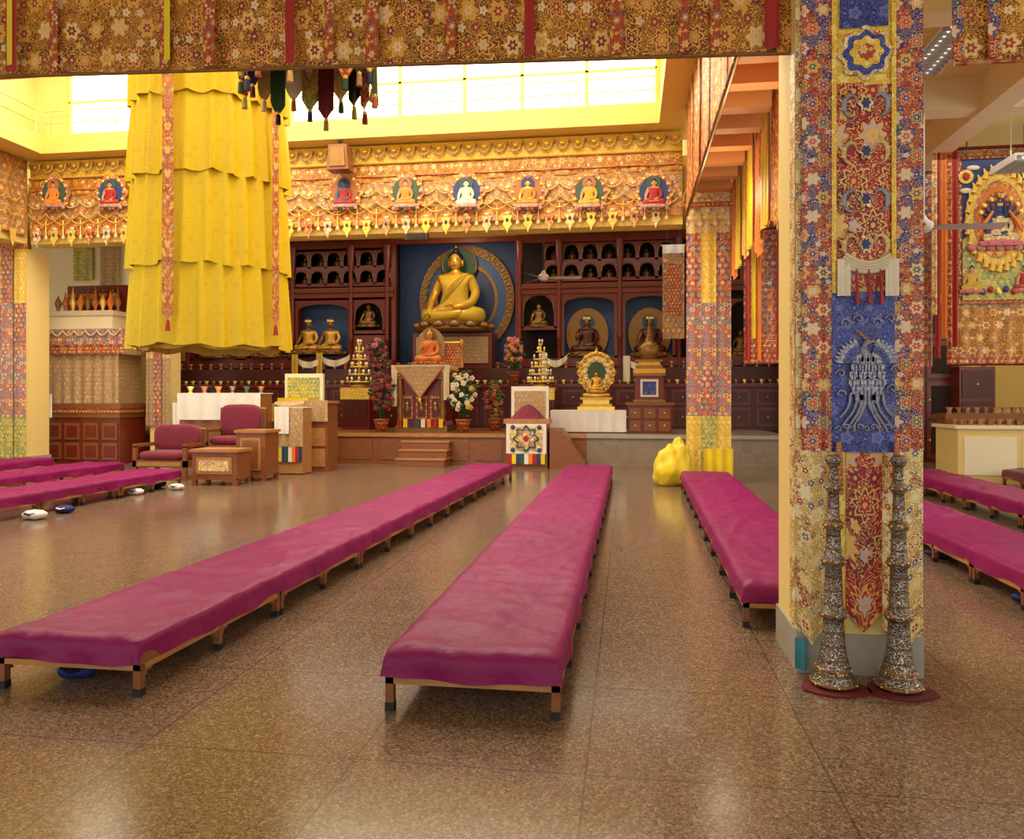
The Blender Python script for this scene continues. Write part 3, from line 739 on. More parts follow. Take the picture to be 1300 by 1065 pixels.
for k in range(n): b.tube([(xc+.5*math.cos(k*2*pi/n),Y+.35,gz(580,334,Y)+.5*math.sin(k*2*pi/n)),(xc+.5*math.cos((k+1)*2*pi/n),Y+.35,gz(580,334,Y)+.5*math.sin((k+1)*2*pi/n))],.025,'goldd',5,False)
b.done('aureole')
b=MB(); statue(b,(xc,Y-.14,gz(580,412,Y)),2.16,'gold','yellow2','hair',GEO_HI,None,'goldd',True)
b.box(xc-1.1,xc+1.1,Y-.6,Y+.3,cz(468),gz(580,425,Y),'woodd'); 
b.box(xc-1.0,xc+1.0,Y-.64,Y-.6,cz(462),gz(580,430,Y),'b_tan')
b.done('buddha_statue')
def st(px,py,Y,h,**k):
    b=MB(); statue(b,(gx(px,Y),Y,gz(px,py,Y)),h,**k); return b
for px in (392,420): st(px,446,21.5,.95,skin='goldd',robe='gold',crown=True,base='goldd').done('bodhisattva_statue')
st(745,448,21.75,1.05,skin='goldd',robe='woodm',halo=('goldd','bluel',.7),geo=GEO_T,crown=True,base='goldd').done('bodhisattva_statue')
st(825,448,21.75,1.05,skin='goldd',robe='woodm',halo=('goldd','bluel',.7),crown=True,base='goldd').done('bodhisattva_statue')
st(468,413,21.8,.65,skin='gold',robe='goldd',base='goldd').done('bodhisattva_statue')
st(684,413,21.8,.65,skin='gold',robe='goldd',base='goldd').done('bodhisattva_statue')
b=MB()
for (pa,pb,py) in ((374,410,452),(405,444,450),(795,830,454),(690,720,450)):
    Y=20.9; b.hang((gx(pa,Y),Y),(gx(pb,Y),Y),gz(pa,py,Y),gz(pa,py,Y)-.14,'scarf',.05,2.5,20,sag=.16,hem=lambda u:-.2*4*u*(1-u))
    b.hang((gx(pa,Y)-.08,Y),(gx(pa,Y)+.1,Y),gz(pa,py,Y)+.05,cz(486),'yellow2' if pa<450 else 'scarf',.03,1,8)
b.done('offering_scarves')

# main throne
b=MB(); Y=18.2; X0,X1=gx(499,Y),gx(570,Y); xc=(X0+X1)/2; zt=gz(535,465,Y)
b.box(X0+.05,X1-.05,Y,Y+1,ZS+.003,ZS+.14,'goldd'); b.box(X0+.12,X1-.12,Y+.05,Y+.95,ZS+.14,ZS+.24,'red')
b.box(X0+.15,X1-.15,Y+.1,Y+.9,ZS+.2,zt-.25,'woodd')
for i in range(4):
    t=.05*i; b.box(X0+.05-t*.5,X1-.05+t*.5,Y-.02*i,Y+.95,zt-.3+.07*i,zt-.24+.07*i,['goldd','b_red','gold','b_yel'][i])
for xx in (X0+.16,X1-.16):
    b.lathe((xx,Y+.05,ZS+.24),[(.08,0),(.05,.1),(.09,.25),(.05,.4),(.09,.55),(.06,zt-ZS-.55)],'goldd',10)
for q in range(3):
    xx=X0+.34+q*(X1-X0-.68)/2
    b.box(xx-.13,xx+.13,Y+.06,Y+.1,ZS+.28,ZS+.85,'b_red'); b.box(xx-.09,xx+.09,Y+.04,Y+.06,ZS+.34,ZS+.79,'woodm'); b.sph((xx,Y+.03,ZS+.54),(.06,.03,.09),'goldd'); b.sph((xx,Y+.02,ZS+.66),(.04,.03,.045),'gold')
b.face([(X0+.1,Y-.09,zt),(X1-.1,Y-.09,zt),(xc,Y-.1,zt-.75)],'b_tan')
for (p,q) in (((X0+.1,Y-.1,zt),(xc,Y-.11,zt-.75)),((X1-.1,Y-.1,zt),(xc,Y-.11,zt-.75))): b.tube([p,q],.02,'b_red')
b.sph((xc,Y-.11,zt-.8),(.04,.03,.07),'brass')
b.hang((X0-.02,Y-.07),(X0+.12,Y-.07),zt,zt-.95,'scarf',.03,1.5,10); b.hang((X1-.12,Y-.07),(X1+.02,Y-.07),zt,zt-.8,'scarf',.03,1.5,10)
for k in range(8): 
    x=X0+.18+k*(X1-X0-.36)/7; b.hang((x-.05,Y-.08),(x+.05,Y-.08),ZS+.3,ZS+.1,['red','yellow','blue','green','white','orange','red','yellow'][k],.01,1,6)
b.hang((X0-.03,Y-.05),(X1+.03,Y-.05),zt+.03,zt-.14,'scarf',.02,5,40)
b.box(xc-.25,X1+.1,Y+.9,Y+1.0,zt,gz(550,432,Y),'b_red')
for xx in (xc-.25,X1+.1): b.lathe((xx,Y+.95,zt),[(.05,0),(.05,.55),(.09,.6),(0,.72)],'gold',8)
b.tube([(xc-.25,Y+.93,gz(550,432,Y)),(X1+.1,Y+.93,gz(550,432,Y))],.04,'gold')
b.box(X0-.02,X1+.02,Y,Y+.9,zt-.03,zt+.02,'scarf')
b.done('dharma_throne')
b=MB(); statue(b,(gx(545,18.65),18.65,zt+.12),.8,'skin','orange','yellow2',GEO_T,('b_tan','goldd',.55),'b_red',True,bareright=False); b.done('seated_lama_statue')

# small throne in front with banner
b=MB(); Y=16.55; X0,X1=gx(642,Y),gx(695,Y); xc=(X0+X1)/2
b.box(X0,X1,Y,Y+.62,0,gz(668,535,Y),'wood'); b.box(X0-.04,X1+.04,Y-.04,Y+.62,gz(668,538,Y),gz(668,532,Y),'woodl')
zt=gz(668,538,Y); b.hang((X0+.02,Y-.05),(X1-.02,Y-.05),zt,.32,'white',.008,3,20)
b.hang((X0+.1,Y-.07),(X1-.1,Y-.07),zt-.06,.4,'b_gold',.006,2,16)
def ros(r,m_,dy,pt=8,am=.15):
    b.prism([(xc+r*(1+am*math.cos(pt*k*pi/32))*math.cos(k*pi/32),.64+r*(1+am*math.cos(pt*k*pi/32))*math.sin(k*pi/32)) for k in range(64)],Y-dy,Y-dy+.01,m_)
ros(.25,'m1',.085); ros(.20,'b_rain',.095,8); ros(.13,'b_gold',.105,4,.3); ros(.06,'red',.115,4,.1)
for s in (-1,1):
    for t in (-1,1): b.sph((xc+s*.28,Y-.08,.64+t*.24),(.05,.015,.05),'m2',6,4)
for k in range(9):
    x=X0+.05+k*(X1-X0-.1)/9; b.hang((x,Y-.05),(x+.09,Y-.05),.32,.1,['red','yellow','blue','green','white','orange','red','blue','yellow'][k],.006,1,5)
b.box(xc-.4,xc+.42,Y+.5,Y+.6,zt,gz(668,490,Y),'white'); b.box(xc-.33,xc+.35,Y+.47,Y+.5,zt+.05,gz(668,496,Y),'b_tan')
b.done('teaching_seat')
b=MB(); 
def fold(u,v):
    a=u*2*pi; r=.36*(v**.7)*(1+.12*math.sin(5*a)); return (xc+r*math.cos(a),Y+.23+.5*r*math.sin(a),zt+.10+.32*(1-v)**1.3+.03*math.sin(7*a)*v*(1-v)*4)
b.grid(fold,28,10,'maroon'); b.done('folded_robe')

def bouquet(px,Y,col,col2,ya,yb,nm,zbase,rw=.28):
    b=MB(); X=gx(px,Y); z1=gz(px,yb,Y); z0=gz(px,ya,Y)
    b.lathe((X,Y,zbase+.004),[(.0,0),(.12,0),(.18,.28),(.2,.3),(.16,.28),(0,.25)],'b_red',12)
    for k in range(60):
        a=random.random()*2*pi; h=random.random(); r=rw*math.sqrt(random.random())*(.6+.5*math.sin(pi*h)); z=z0+(z1-z0)*h
        p=Vector((X+r*math.cos(a),Y+r*math.sin(a)*.8,z)); b.tube([(X,Y,zbase+.28),tuple(p)],.008,'leaf',4)
        if k%2==0: 
            for q in range(2): b.sph(tuple(p+Vector((random.uniform(-.09,.09),-.02,random.uniform(-.09,.09)))),(.075,.02,.04),'leaf',6,4)
        m=col if random.random()<.7 else col2
        for q in range(5):
            t=q*2*pi/5; b.sph((p.x+.034*math.cos(t),p.y-.02,p.z+.034*math.sin(t)),(.034,.02,.034),m,6,4)
        b.sph((p.x,p.y-.035,p.z),.014,'brass' if k%4==0 else col2,5,4)
    b.done(nm)
bouquet(484,17.9,'maroon','red',520,475,'red_flower_bouquet',ZS)
bouquet(588,17.9,'scarf','yellow2',520,475,'white_flower_bouquet',ZS)
bouquet(478,20.3,'pink','maroon',465,430,'pink_flower_bouquet',cz(488),.24); bouquet(652,20.3,'pink','orange',465,430,'pink_flower_bouquet',cz(488),.24)
bouquet(628,19.,'m3','red',530,490,'orange_flower_bouquet',ZS,.2)
def pyramid(px,Y,ya,yb):
    b=MB(); X=gx(px,Y); z0=gz(px,ya,Y)+.004; z1=gz(px,yb,Y); n=6
    b.lathe((X,Y,z0),[(0,0),(.2,0),(.22,.04),(.08,.1),(.03,.14),(.03,z1-z0)],'brass',12)
    for i in range(n):
        t=i/(n-1); r=.30*(1-t)+.05; z=z0+.12+(z1-z0-.12)*t
        b.lathe((X,Y,z),[(0,0),(r,0),(r+.01,.015),(r,.03),(0,.03)],'brass',16)
        m=max(3,int(10*(1-t)))
        for k in range(m):
            a=k*2*pi/m; b.lathe((X+r*.88*math.cos(a),Y+r*.88*math.sin(a),z+.03),[(.02,0),(.012,.03),(.038,.08),(0,.075)],'brass',7)
            b.lathe((X+r*.88*math.cos(a),Y+r*.88*math.sin(a),z+.1),[(.008,0),(.014,.02),(0,.05)],'tube',5)
    b.done('butter_lamp_stand')
pyramid(456,19.2,492,438); pyramid(686,19.2,492,438)
for px in (456,686):
    b=MB(); X=gx(px,19.2); z=gz(px,492,19.2); b.box(X-.4,X+.4,18.9,19.5,z-.05,z,'woodl'); b.box(X-.36,X+.36,18.93,19.47,ZS,z-.05,'woodd')
    for q in (0,1): b.box(X-.32+q*.34,X-.02+q*.34,18.91,18.93,ZS+.1,z-.15,'woodm')
    b.hang((X-.38,18.88),(X+.38,18.88),z-.01,z-.3,'b_yel',.01,3,20); b.done('offering_table')
b=MB(); Y=17.9; X0,X1=gx(700,Y),gx(794,Y); zt=gz(745,522,Y)
b.box(X0,X1,Y,Y+.8,ZS+.0,zt,'woodd'); b.box(X0-.02,X1+.02,Y-.03,Y+.8,zt,zt+.02,'white')
b.hang((X0-.02,Y-.04),(X1+.02,Y-.04),zt+.01,ZS+.03,'white',.03,6,60); b.done('offering_table')
b=MB(); X=gx(757,Y+.3); Yc=Y+.35; z=zt+.024
for i,(w,h) in enumerate(((.42,.08),(.36,.06),(.3,.1),(.36,.05))):
    b.box(X-w,X+w,Yc-w*.6,Yc+w*.6,z,z+h,'brass' if i%2==0 else 'gold'); z+=h
b.lathe((X,Yc,z),[(.2,0),(.3,.05),(.22,.1),(.12,.14),(0,.14)],'brass',14)
for k in range(10): b.sph((X+.25*math.cos(k*.628),Yc+.2*math.sin(k*.628),z+.05),(.07,.06,.05),'brass',6,4)
z+=.1; zt2=gz(757,446,Yc); H_=zt2-z
def fl(t,s=1):
    a=-pi/2+t*2*pi; r=.5*(1+.07*math.cos(14*a)); x=r*math.cos(a)*.86; q=.5+.5*math.sin(a)
    return (X+x*s, z+H_*(.5+(q-.5)*s))
b.prism([fl(k/56) for k in range(56)],Yc+.06,Yc+.1,'brass')
b.prism([fl(k/56,.72) for k in range(56)],Yc+.03,Yc+.06,'scarf'); b.prism([fl(k/56,.5) for k in range(56)],Yc+.02,Yc+.03,'m1')
for k in range(28):
    p=fl(k/28,.87); b.sph((p[0],Yc+.04,p[1]),(.05,.03,.05),'gold',6,4)
for k in range(12):
    a=k*pi/6; b.sph((X+.27*math.cos(a),Yc+.01,z+H_*.5+.29*math.sin(a)),(.05,.02,.05),'brass',6,4)
b.lathe((X,Yc+.08,zt2-.04),[(.06,0),(.03,.06),(0,.16)],'brass',8)
statue(b,(X,Yc-.05,z+.06),.46,'gold','gold'); b.done('gilded_mandala_shrine')
b=MB(); Y=18.0; X0,X1=gx(797,Y),gx(853,Y); zt=gz(825,512,Y)
b.box(X0,X1,Y,Y+.6,ZS+.004,zt,'woodd'); b.box(X0-.05,X1+.05,Y-.05,Y+.62,zt-.04,zt+.02,'wood')
for i in range(3):
    for j in range(2):
        w=(X1-X0)/3; x=X0+i*w; h=(zt-ZS-.1)/2; b.box(x+.04,x+w-.04,Y-.025,Y,ZS+.05+j*h,ZS+j*h+h-.01,'wood'); b.sph((x+w/2,Y-.04,ZS+.03+(j+.5)*h),.025,'brass',6,4)
b.done('carved_cabinet')
b=MB(); Yc=Y+.3; X=gx(824,Yc); z=zt+.024; w=.32
b.box(X-w,X+w,Yc-.22,Yc+.22,z,z+.6,'woodd'); b.box(X-w-.04,X+w+.04,Yc-.26,Yc+.24,z+.6,z+.66,'goldd'); b.box(X-w-.04,X+w+.04,Yc-.26,Yc+.24,z,z+.06,'goldd')
b.box(X-.2,X+.2,Yc-.24,Yc-.22,z+.12,z+.52,'scarf'); b.box(X-.15,X+.15,Yc-.25,Yc-.24,z+.17,z+.47,'b_blue')
z+=.66
for i,(w,h) in enumerate(((.36,.1),(.3,.08),(.24,.08),(.3,.05))): b.box(X-w,X+w,Yc-w*.6,Yc+w*.6,z,z+h,'goldd' if i%2 else 'gold'); z+=h
b.lathe((X,Yc,z),[(.16,0),(.22,.12),(.24,.28),(.14,.4),(.08,.42),(.09,.48),(.05,.5),(.07,.56),(.03,.62),(.05,.68),(.02,.75),(0,.95)],'goldd',14)
b.done('gilded_reliquary')
# yellow cloth bundle by column
b=MB(); Yc=13.75
def lump(xc,yc,rx,ry,rz,seed):
    def fn(u,v):
        a=u*2*pi; t=v*pi-pi/2
        d=Vector((math.cos(t)*math.cos(a),math.cos(t)*math.sin(a),math.sin(t)))
        q=1+.22*noise.noise(d*1.6+Vector((seed,0,0)))+.10*(1-2*abs(noise.noise(Vector((d.x*4,d.y*4,d.z*1.6+seed)))))
        return (xc+rx*q*d.x*(1.15-.25*d.z),yc+ry*q*d.y*(1.15-.25*d.z),max(0,rz*.92+rz*q*d.z))
    b.grid(fn,44,26,'yellow')
X=gx(853,Yc)
lump(X-.02,Yc,.25,.2,.34,1.); lump(X+.12,Yc+.05,.17,.16,.40,4.)
b.done('yellow_cloth_bundle')
b=MB(); X=gx(915,13.95); b.hang((X-.28,14.02),(X+.22,14.02),.62,.02,'yellow',.05,3,24,hem=lambda u:.05*math.sin(9*u)); b.done('yellow_cloth_drape')

b=MB(); Y=18.5; xa,xb=gx(841,Y),gx(869,Y)
b.hang((xa,Y),(xb,Y),gz(850,312,Y),gz(850,430,Y),'b_thang',.02,2,16); b.hang((xa+.08,Y-.03),(xb-.08,Y-.03),gz(850,335,Y),gz(850,400,Y),'b_red',.01,1,8)
b.tube([(xa-.05,Y,gz(850,312,Y)),(xb+.05,Y,gz(850,312,Y))],.03,'woodd'); b.hang((xa,Y-.04),(xb,Y-.04),gz(850,311,Y),gz(850,322,Y),'white',.03,2,12)
for x in (xa+.1,xb-.1): b.tube([(x,Y,gz(850,312,Y)),(x,Y,5.99)],.008,'ink')
b.done('hanging_thangka')

# ---------------------------------------------------------------- yellow victory banner
b=MB(); BX,BY=gx(268,9.5),9.5
def pleat(R0,R1,z0,z1,n,amp,mat,ph=0):
    N=n*8
    def fn(u,v):
        a=u*2*pi; t=1-v
        w=1-2*abs(math.sin((n*a+ph+.8*math.sin(3*a+ph)+.4*math.sin(7*a))/2))**.8
        R=R0+(R1-R0)*t**.7+ (amp*(.6+.4*t))*w
        z=z0+(z1-z0)*v + (.018*math.sin(n*a*.5+ph)+.012*math.sin(5*a+ph))*t
        return (BX+R*math.cos(a),BY+R*math.sin(a),z)
    b.grid(fn,N,10,mat,2*pi*R0,z1-z0)
zA=lambda py:gz(268,py,8.6)
levels=[(8.6,zA(112)),(zA(108),zA(214)),(zA(208),zA(332)),(zA(324),zA(437))]
for i,(zt,zb_) in enumerate(levels):
    pleat(.885+.01*i,.945+.012*i,zb_,zt,24,.055,'ysilk',i*1.1)
pleat(.82,.84,zA(440),zA(330),20,.03,'yellow2',2.)
b.tube([(BX+.8*math.cos(a*pi/12),BY+.8*math.sin(a*pi/12),8.6) for a in range(25)],.03,'goldd')
b.lathe((BX,BY,8.6),[(.8,0),(.4,.3),(.05,.55),(0,.56)],'yellow',20)
b.done('victory_banner')
b=MB()
def vstrip(px,yt,yb,w=.07):
    a=math.atan((px-650)/1000)-TH
    d=Vector((math.sin(a),math.cos(a))); c=Vector((BX,BY)); t=c.dot(d); p=d*t; off=(p-c).length; R=1.055
    if off<R: t-=math.sqrt(R*R-off*off); p=d*t
    n=(p-c).normalized(); tg=Vector((-n.y,n.x))
    q0=p-tg*w;q1=p+tg*w; Yp=p.y
    b.hang(tuple(q0),tuple(q1),gz(px,yt,Yp),gz(px,yb,Yp),'b_side',.008,1,6,hem=lambda u:-.1*(1-abs(2*u-1)))
    z=gz(px,yb,Yp); b.tube([(p.x,p.y,z-.08),(p.x,p.y,z-.2)],[.02,.035],'red')
vstrip(213,20,398); vstrip(350,20,405,.06); b.done('brocade_ribbon_pair')

# dark canopy pendant
b=MB(); Y=6.6; X=gx(393,Y); R=.58; zt=4.95
cols=['green','b_tan','m2','b_red','ink','b_gold','maroon','b_green','white']
for k in range(24):
    a=k*2*pi/24; a2=(k+1)*2*pi/24
    p=Vector((X+R*math.cos(a),Y+R*math.sin(a))); q=Vector((X+R*math.cos(a2),Y+R*math.sin(a2)))
    L=4.25+.08*((k*7)%3)
    b.hang(tuple(p),tuple(q),zt,L,cols[k%9],.02,1,8,hem=lambda u:-.12*(1-abs(2*u-1))); m=(p+q)/2
    b.tube([(m.x,m.y,L-.09),(m.x,m.y,L-.12),(m.x,m.y,L-.20)],[.01,.024,.028],cols[(k+3)%8])
    b.sph((m.x,m.y,L-.10),.022,'brass')
b.lathe((X,Y,zt),[(R,0),(R*.9,.1),(.1,.3),(.02,.34),(.012,1.75),(.012,4.2)],'b_green',22)
b.done('silk_canopy')

# ---------------------------------------------------------------- benches
def bench(front,back,cnt,top=.29,mat='bench',seed=0,drop=.125):
    (xa0,xb0,Y0),(xa1,xb1,Y1)=front,back
    b=MB(); L=Y1-Y0; W=xb0-xa0
    def P(a,bb,z):
        t=bb/L; xa=xa0+(xa1-xa0)*t; xb=xb0+(xb1-xb0)*t
        return (xa+(xb-xa)*a/W, Y0+bb, z)
    d=drop; nu=34; nv=int(L/.045)
    ul=L/cnt
    def fn(u,v):
        A=-d+u*(W+2*d); B=-d+v*(L+2*d)
        oa=max(0,-A,A-W); ob=max(0,-B,B-L); dr=max(oa,ob)
        a=min(max(A,0),W); bb=min(max(B,0),L)
        x,y,z=P(a,bb,top)
        w=noise.noise((x*1.6+seed,y*3.1,seed*3.))*.5+noise.noise((x*5+seed,y*2.0,2.+seed))*.35
        cr=max(0,1-abs(noise.noise((x*2.6+y*.9,y*1.7-x*1.1,seed+5.)))*7)*.9+max(0,1-abs(noise.noise((x*1.5,y*4.2,seed+9.)))*8)*.7+max(0,1-abs(noise.noise((x*4.5-y*1.5,y*2.5,seed+15.)))*9)*.6
        if dr<=0:
            k=min(1,min(a,W-a,bb,L-bb)/.06)
            s=(bb/ul)-round(bb/ul); seam=-.018*math.exp(-(s*ul/.03)**2)+.012*math.exp(-((s*ul-.07)/.03)**2)
            z+= (w*.018+cr*.014+seam)*(.3+.7*k)-.008*(1-k)
        else:
            t=dr/d; bul=.012+.012*math.sin((x*2+y)*9+seed)*t+.01*w
            if A<0: x-=bul*t
            if A>W: x+=bul*t
            if B<0: y-=bul*t
            if B>L: y+=bul*t
            z-=min(dr,d*1.0)*(1+.08*math.sin(y*5+x*7+seed)+.06*math.sin(y*13+seed)) +.008
        return (x,y,z)
    b.grid(fn,nu,nv,mat,W,L)
    zt=top-.022
    for k in range(cnt):
        B0=k*ul+.01; B1=(k+1)*ul-.01
        def bx(a0,a1,c0,c1,z0,z1,m):
            p=[P(a0,c0,0),P(a1,c0,0),P(a1,c1,0),P(a0,c1,0)]
            for q in ([0,1],[1,2],[2,3],[3,0]):
                i,j=q; b.face([(p[i][0],p[i][1],z0),(p[j][0],p[j][1],z0),(p[j][0],p[j][1],z1),(p[i][0],p[i][1],z1)],m)
            b.face([(r[0],r[1],z1) for r in p],m); b.face([(r[0],r[1],z0) for r in reversed(p)],m)
        bx(.0,W,B0,B1,zt-.03,zt,'woodl')
        e=0
        bx(e,.03,B0,B1,.13,.16,'woodl'); bx(W-.03,W-e,B0,B1,.13,.16,'woodl')
        bx(.0,W,B0+e,B0+.03,.13,.16,'woodl'); bx(0,W,B1-.03,B1-e,.13,.16,'woodl')
        bx(.0,.03,B0,B1,.16,zt-.03,'wood'); bx(W-.03,W,B0,B1,.16,zt-.03,'wood')
        for cc in (B0,(B0+B1)/2-.02,B1-.04):
            for a in (.0,W-.04):
                bx(a,a+.04,cc,cc+.04,.035,.16,'wood'); bx(a-.002,a+.042,cc-.002,cc+.042,0,.04,'iron')
                for s in (-1,1):
                    c1=cc+.02; c2=c1+s*.05; c3=c1+s*.09
                    if B0<=c3<=B1:
                        bx(a+.01,a+.03,min(c1,c2),max(c1,c2),.09,.13,'wood'); bx(a+.01,a+.03,min(c2,c3),max(c2,c3),.11,.13,'wood')
    b.done('low_bench')
bench((-1.155,-.315,3.64),(-1.10,-.29,14.3),7,seed=1)
bench((-3.22,-2.42,3.62),(-2.86,-2.12,14.3),7,seed=2.3)
bench((.74,1.5,5.3),(.86,1.62,13.3),5,seed=4.1)
bench((2.75,3.5,5.2),(2.75,3.5,13.5),5,seed=5.7)
bench((4.45,5.2,5.2),(4.45,5.2,14.4),6,seed=6.7)
bench((6.3,7.1,8),(6.3,7.1,14.5),5,seed=7.7,mat='maroon')
bench((-8.3,-7.55,6),(-8.3,-7.5,12.4),4,seed=8.7)
bench((-10.2,-9.4,7),(-10.2,-9.4,13.6),4,seed=9.7)
bench((-12.3,-11.5,8),(-12.3,-11.5,14.4),4,seed=10.7)
bench((-15.3,-14.5,9),(-15.3,-14.5,15.),4,seed=11.7)
def bag(x,y,r,mats,nm,fz=.42):
    b=MB()
    def fn(u,v):
        a=u*2*pi; t=v*pi-pi/2; q=1+.1*math.sin(4*a+x)+.06*math.sin(9*t)
        return (x+r*q*math.cos(t)*math.cos(a),y+r*.8*q*math.cos(t)*math.sin(a),max(0,r*fz+r*fz*math.sin(t)*q))
    b.grid(fn,20,10,mats[0])
    b.tube([(x-r*.5,y-r*.6,r*fz*1.4),(x,y-r*.75,r*fz*1.2),(x+r*.5,y-r*.6,r*fz*1.4)],r*.1,mats[1]); b.done(nm)
bag(gx(100,3.85),3.85,.11,('bluec','ink'),'cloth_bag'); bag(gx(200,12.2),12.2,.14,('bluec','white'),'cloth_bag'); bag(gx(224,11.9),11.9,.12,('white','bluec'),'cloth_bag'); bag(gx(44,8.75),8.75,.14,('white','bluec'),'cloth_bag'); bag(gx(82,9.3),9.3,.12,('bluec','white'),'cloth_bag'); bag(gx(172,11.2),11.2,.12,('white','bluec'),'cloth_bag')
bag(2.9,6.2,.13,('bluec','ink'),'cloth_bag',.36); bag(2.9,7.9,.13,('bluec','maroon'),'cloth_bag',.36); bag(2.9,5.5,.13,('maroon','ink'),'cloth_bag',.36)

# ---------------------------------------------------------------- left furniture
def seat(x0,x1,y0,y1,zs,zb_,arms=True,cush='maroon'):
    b=MB()
    for x in (x0,x1-.07):
        for y in (y0,y1-.07): b.box(x,x+.07,y,y+.07,0,zs,'wood')
    b.box(x0,x1,y0,y1,zs-.18,zs-.06,'wood'); b.box(x0+.1,x1-.1,y0-.01,y0,zs-.16,zs-.09,'woodl')
    b.box(x0,x1,y1-.06,y1,zs-.06,zb_,'wood'); b.tube([(x0,y1-.03,zb_),((x0+x1)/2,y1-.03,zb_+.06),(x1,y1-.03,zb_)],.035,'wood')
    if arms:
        for x in (x0,x1-.07):
            b.box(x,x+.07,y0,y1,zs+.18,zs+.24,'wood'); b.box(x,x+.07,y0,y0+.07,zs,zs+.2,'wood')
    def cu(cx_,cy_,cz_,rx,ry,rz):
        sg=lambda q,e:math.copysign(abs(q)**e,q)
        def fn(u,v):
            a=u*2*pi; t=v*pi-pi/2
            return (cx_+rx*sg(math.cos(t),.4)*sg(math.cos(a),.35),cy_+ry*sg(math.cos(t),.4)*sg(math.sin(a),.35),cz_+rz*sg(math.sin(t),.6))
        b.grid(fn,24,10,cush)
    cu((x0+x1)/2,(y0+y1)/2-.02,zs+.02,(x1-x0)/2-.06,(y1-y0)/2-.03,.09)
    cu((x0+x1)/2,y1-.14,(zs+zb_)/2+.1,(x1-x0)/2-.06,.08,(zb_-zs)/2)
    b.done('throne_chair')
Y=13.2; seat(gx(168,Y),gx(236,Y),Y,Y+.75,.42,gz(200,547,Y))
Y=14.0; seat(gx(258,Y),gx(318,Y),Y,Y+.7,.66,gz(290,520,Y))
def table(x0,x1,y0,y1,zt,panel='b_tan'):
    b=MB(); b.box(x0-.03,x1+.03,y0-.03,y1+.03,zt-.05,zt,'woodl'); b.box(x0,x1,y0,y1,.1,zt-.05,'wood')
    for x in (x0,x1-.07):
        for y in (y0-.005,y1-.065): b.box(x,x+.07,y,y+.07,0,.12,'wood')
    b.box(x0+.08,x1-.08,y0-.015,y0,.2,zt-.14,'woodl'); b.box(x0+.13,x1-.13,y0-.025,y0-.015,.25,zt-.19,panel)
    b.done('puja_table')
table(gx(246,12.6),gx(302,12.6),12.55,13.05,gz(270,570,12.6),'b_gold'); 
table(gx(310,13.6),gx(346,13.6),13.3,13.85,gz(320,545,13.6),'wood')
b=MB(); Y=14.6; x0,x1=gx(350,Y),gx(384,Y); zt=gz(365,518,Y)
b.box(x0,x1,Y,Y+.45,.02,zt,'woodl'); b.hang((x0-.02,Y-.03),(x1+.02,Y-.03),zt+.01,.55,'b_tan',.02,3,24)
for k in range(8):
    w=(x1-x0)/8; b.hang((x0+k*w,Y-.035),(x0+(k+1)*w,Y-.035),.55,.25,['red','yellow','blue','green','white','orange','red','blue'][k],.01,1,6)
b.hang((x0,Y-.06),(x0+.3,Y-.06),zt+.03,.8,'white',.03,2,14); b.box(x0-.02,x1+.02,Y-.02,Y+.45,zt,zt+.02,'white'); 
swag(b,(x0-.1,Y+.2,zt+.08),(x1,Y+.15,zt+.1),.04,'b_tan',.09); b.done('draped_table')
b=MB(); Y=16.1; x0,x1=gx(344,Y),gx(394,Y)
b.box(x0,x1,Y,Y+.8,0,gz(370,512,Y),'wood'); b.hang((x0-.01,Y-.03),(x1+.01,Y-.03),gz(370,512,Y),gz(370,535,Y),'b_yel',.02,4,24)
b.box(x0,x1,Y+.7,Y+.8,gz(370,512,Y),gz(370,473,Y),'cream'); b.box(x0+.08,x1-.08,Y+.66,Y+.7,gz(370,505,Y),gz(370,478,Y),'b_green'); b.box(x0+.1,x1-.1,Y+.1,Y+.65,gz(370,512,Y),gz(370,505,Y),'yellow')
b.done('high_lama_seat')
b=MB(); x0,x1=gx(391,15.3),gx(416,15.3); z=gz(390,535,15.3); z2=gz(390,512,15.3)
b.box(x0,x1,15.3,15.85,0,z2,'wood'); b.box(x0-.03,x1+.03,15.27,15.87,z2,z2+.05,'woodl'); b.hang((x0-.02,15.25),(x1+.02,15.25),z2+.06,z,'b_tan',.02,2,12)
for q in range(2): b.box(x0+.05,x1-.05,15.28,15.3,.1+q*.42,.46+q*.42,'woodl')
b.done('small_cabinet')
for (pa,pb,Y,yt,yb) in ((222,262,16.3,512,545),(228,330,15.4,500,533)):
    b=MB(); x0,x1=gx(pa,Y),gx(pb,Y); zt=gz((pa+pb)/2,yt,Y); zb_=gz((pa+pb)/2,yb,Y)
    b.box(x0,x1,Y,Y+.55,0,zt,'wood'); b.hang((x0-.03,Y-.04),(x1+.03,Y-.04),zt+.02,zb_,'white',.03,5,40); b.box(x0-.03,x1+.03,Y-.03,Y+.55,zt,zt+.02,'white')
    for k in range(6):
        x=x0+.1+k*(x1-x0-.2)/5
        b.lathe((x,Y+.25,zt+.02),[(.05,0),(.03,.04),(.08,.14),(.0,.12)],['brass','b_red','orange','silver','green','goldd'][k],8)
    b.done('offering_table')
b=MB(); Y=16.3; x0,x1=gx(57,Y),gx(152,Y); Z=lambda py:gz(100,py,Y)
b.box(x0,x1,Y,Y+.95,0,Z(530),'woodd')
for i in range(4):
    w=(x1-x0)/4
    for j in range(2): b.box(x0+i*w+.05,x0+(i+1)*w-.05,Y-.03,Y,.1+j*.45,.1+j*.45+.38,'wood'); b.box(x0+i*w+.1,x0+(i+1)*w-.1,Y-.04,Y-.03,.16+j*.45,.42+j*.45,'woodd')
for i,(py) in enumerate((530,524,518)): b.box(x0-.02-.03*i,x1+.02+.03*i,Y-.03-.03*i,Y+.95,Z(py),Z(py-6),['goldd','b_red','wood'][i])
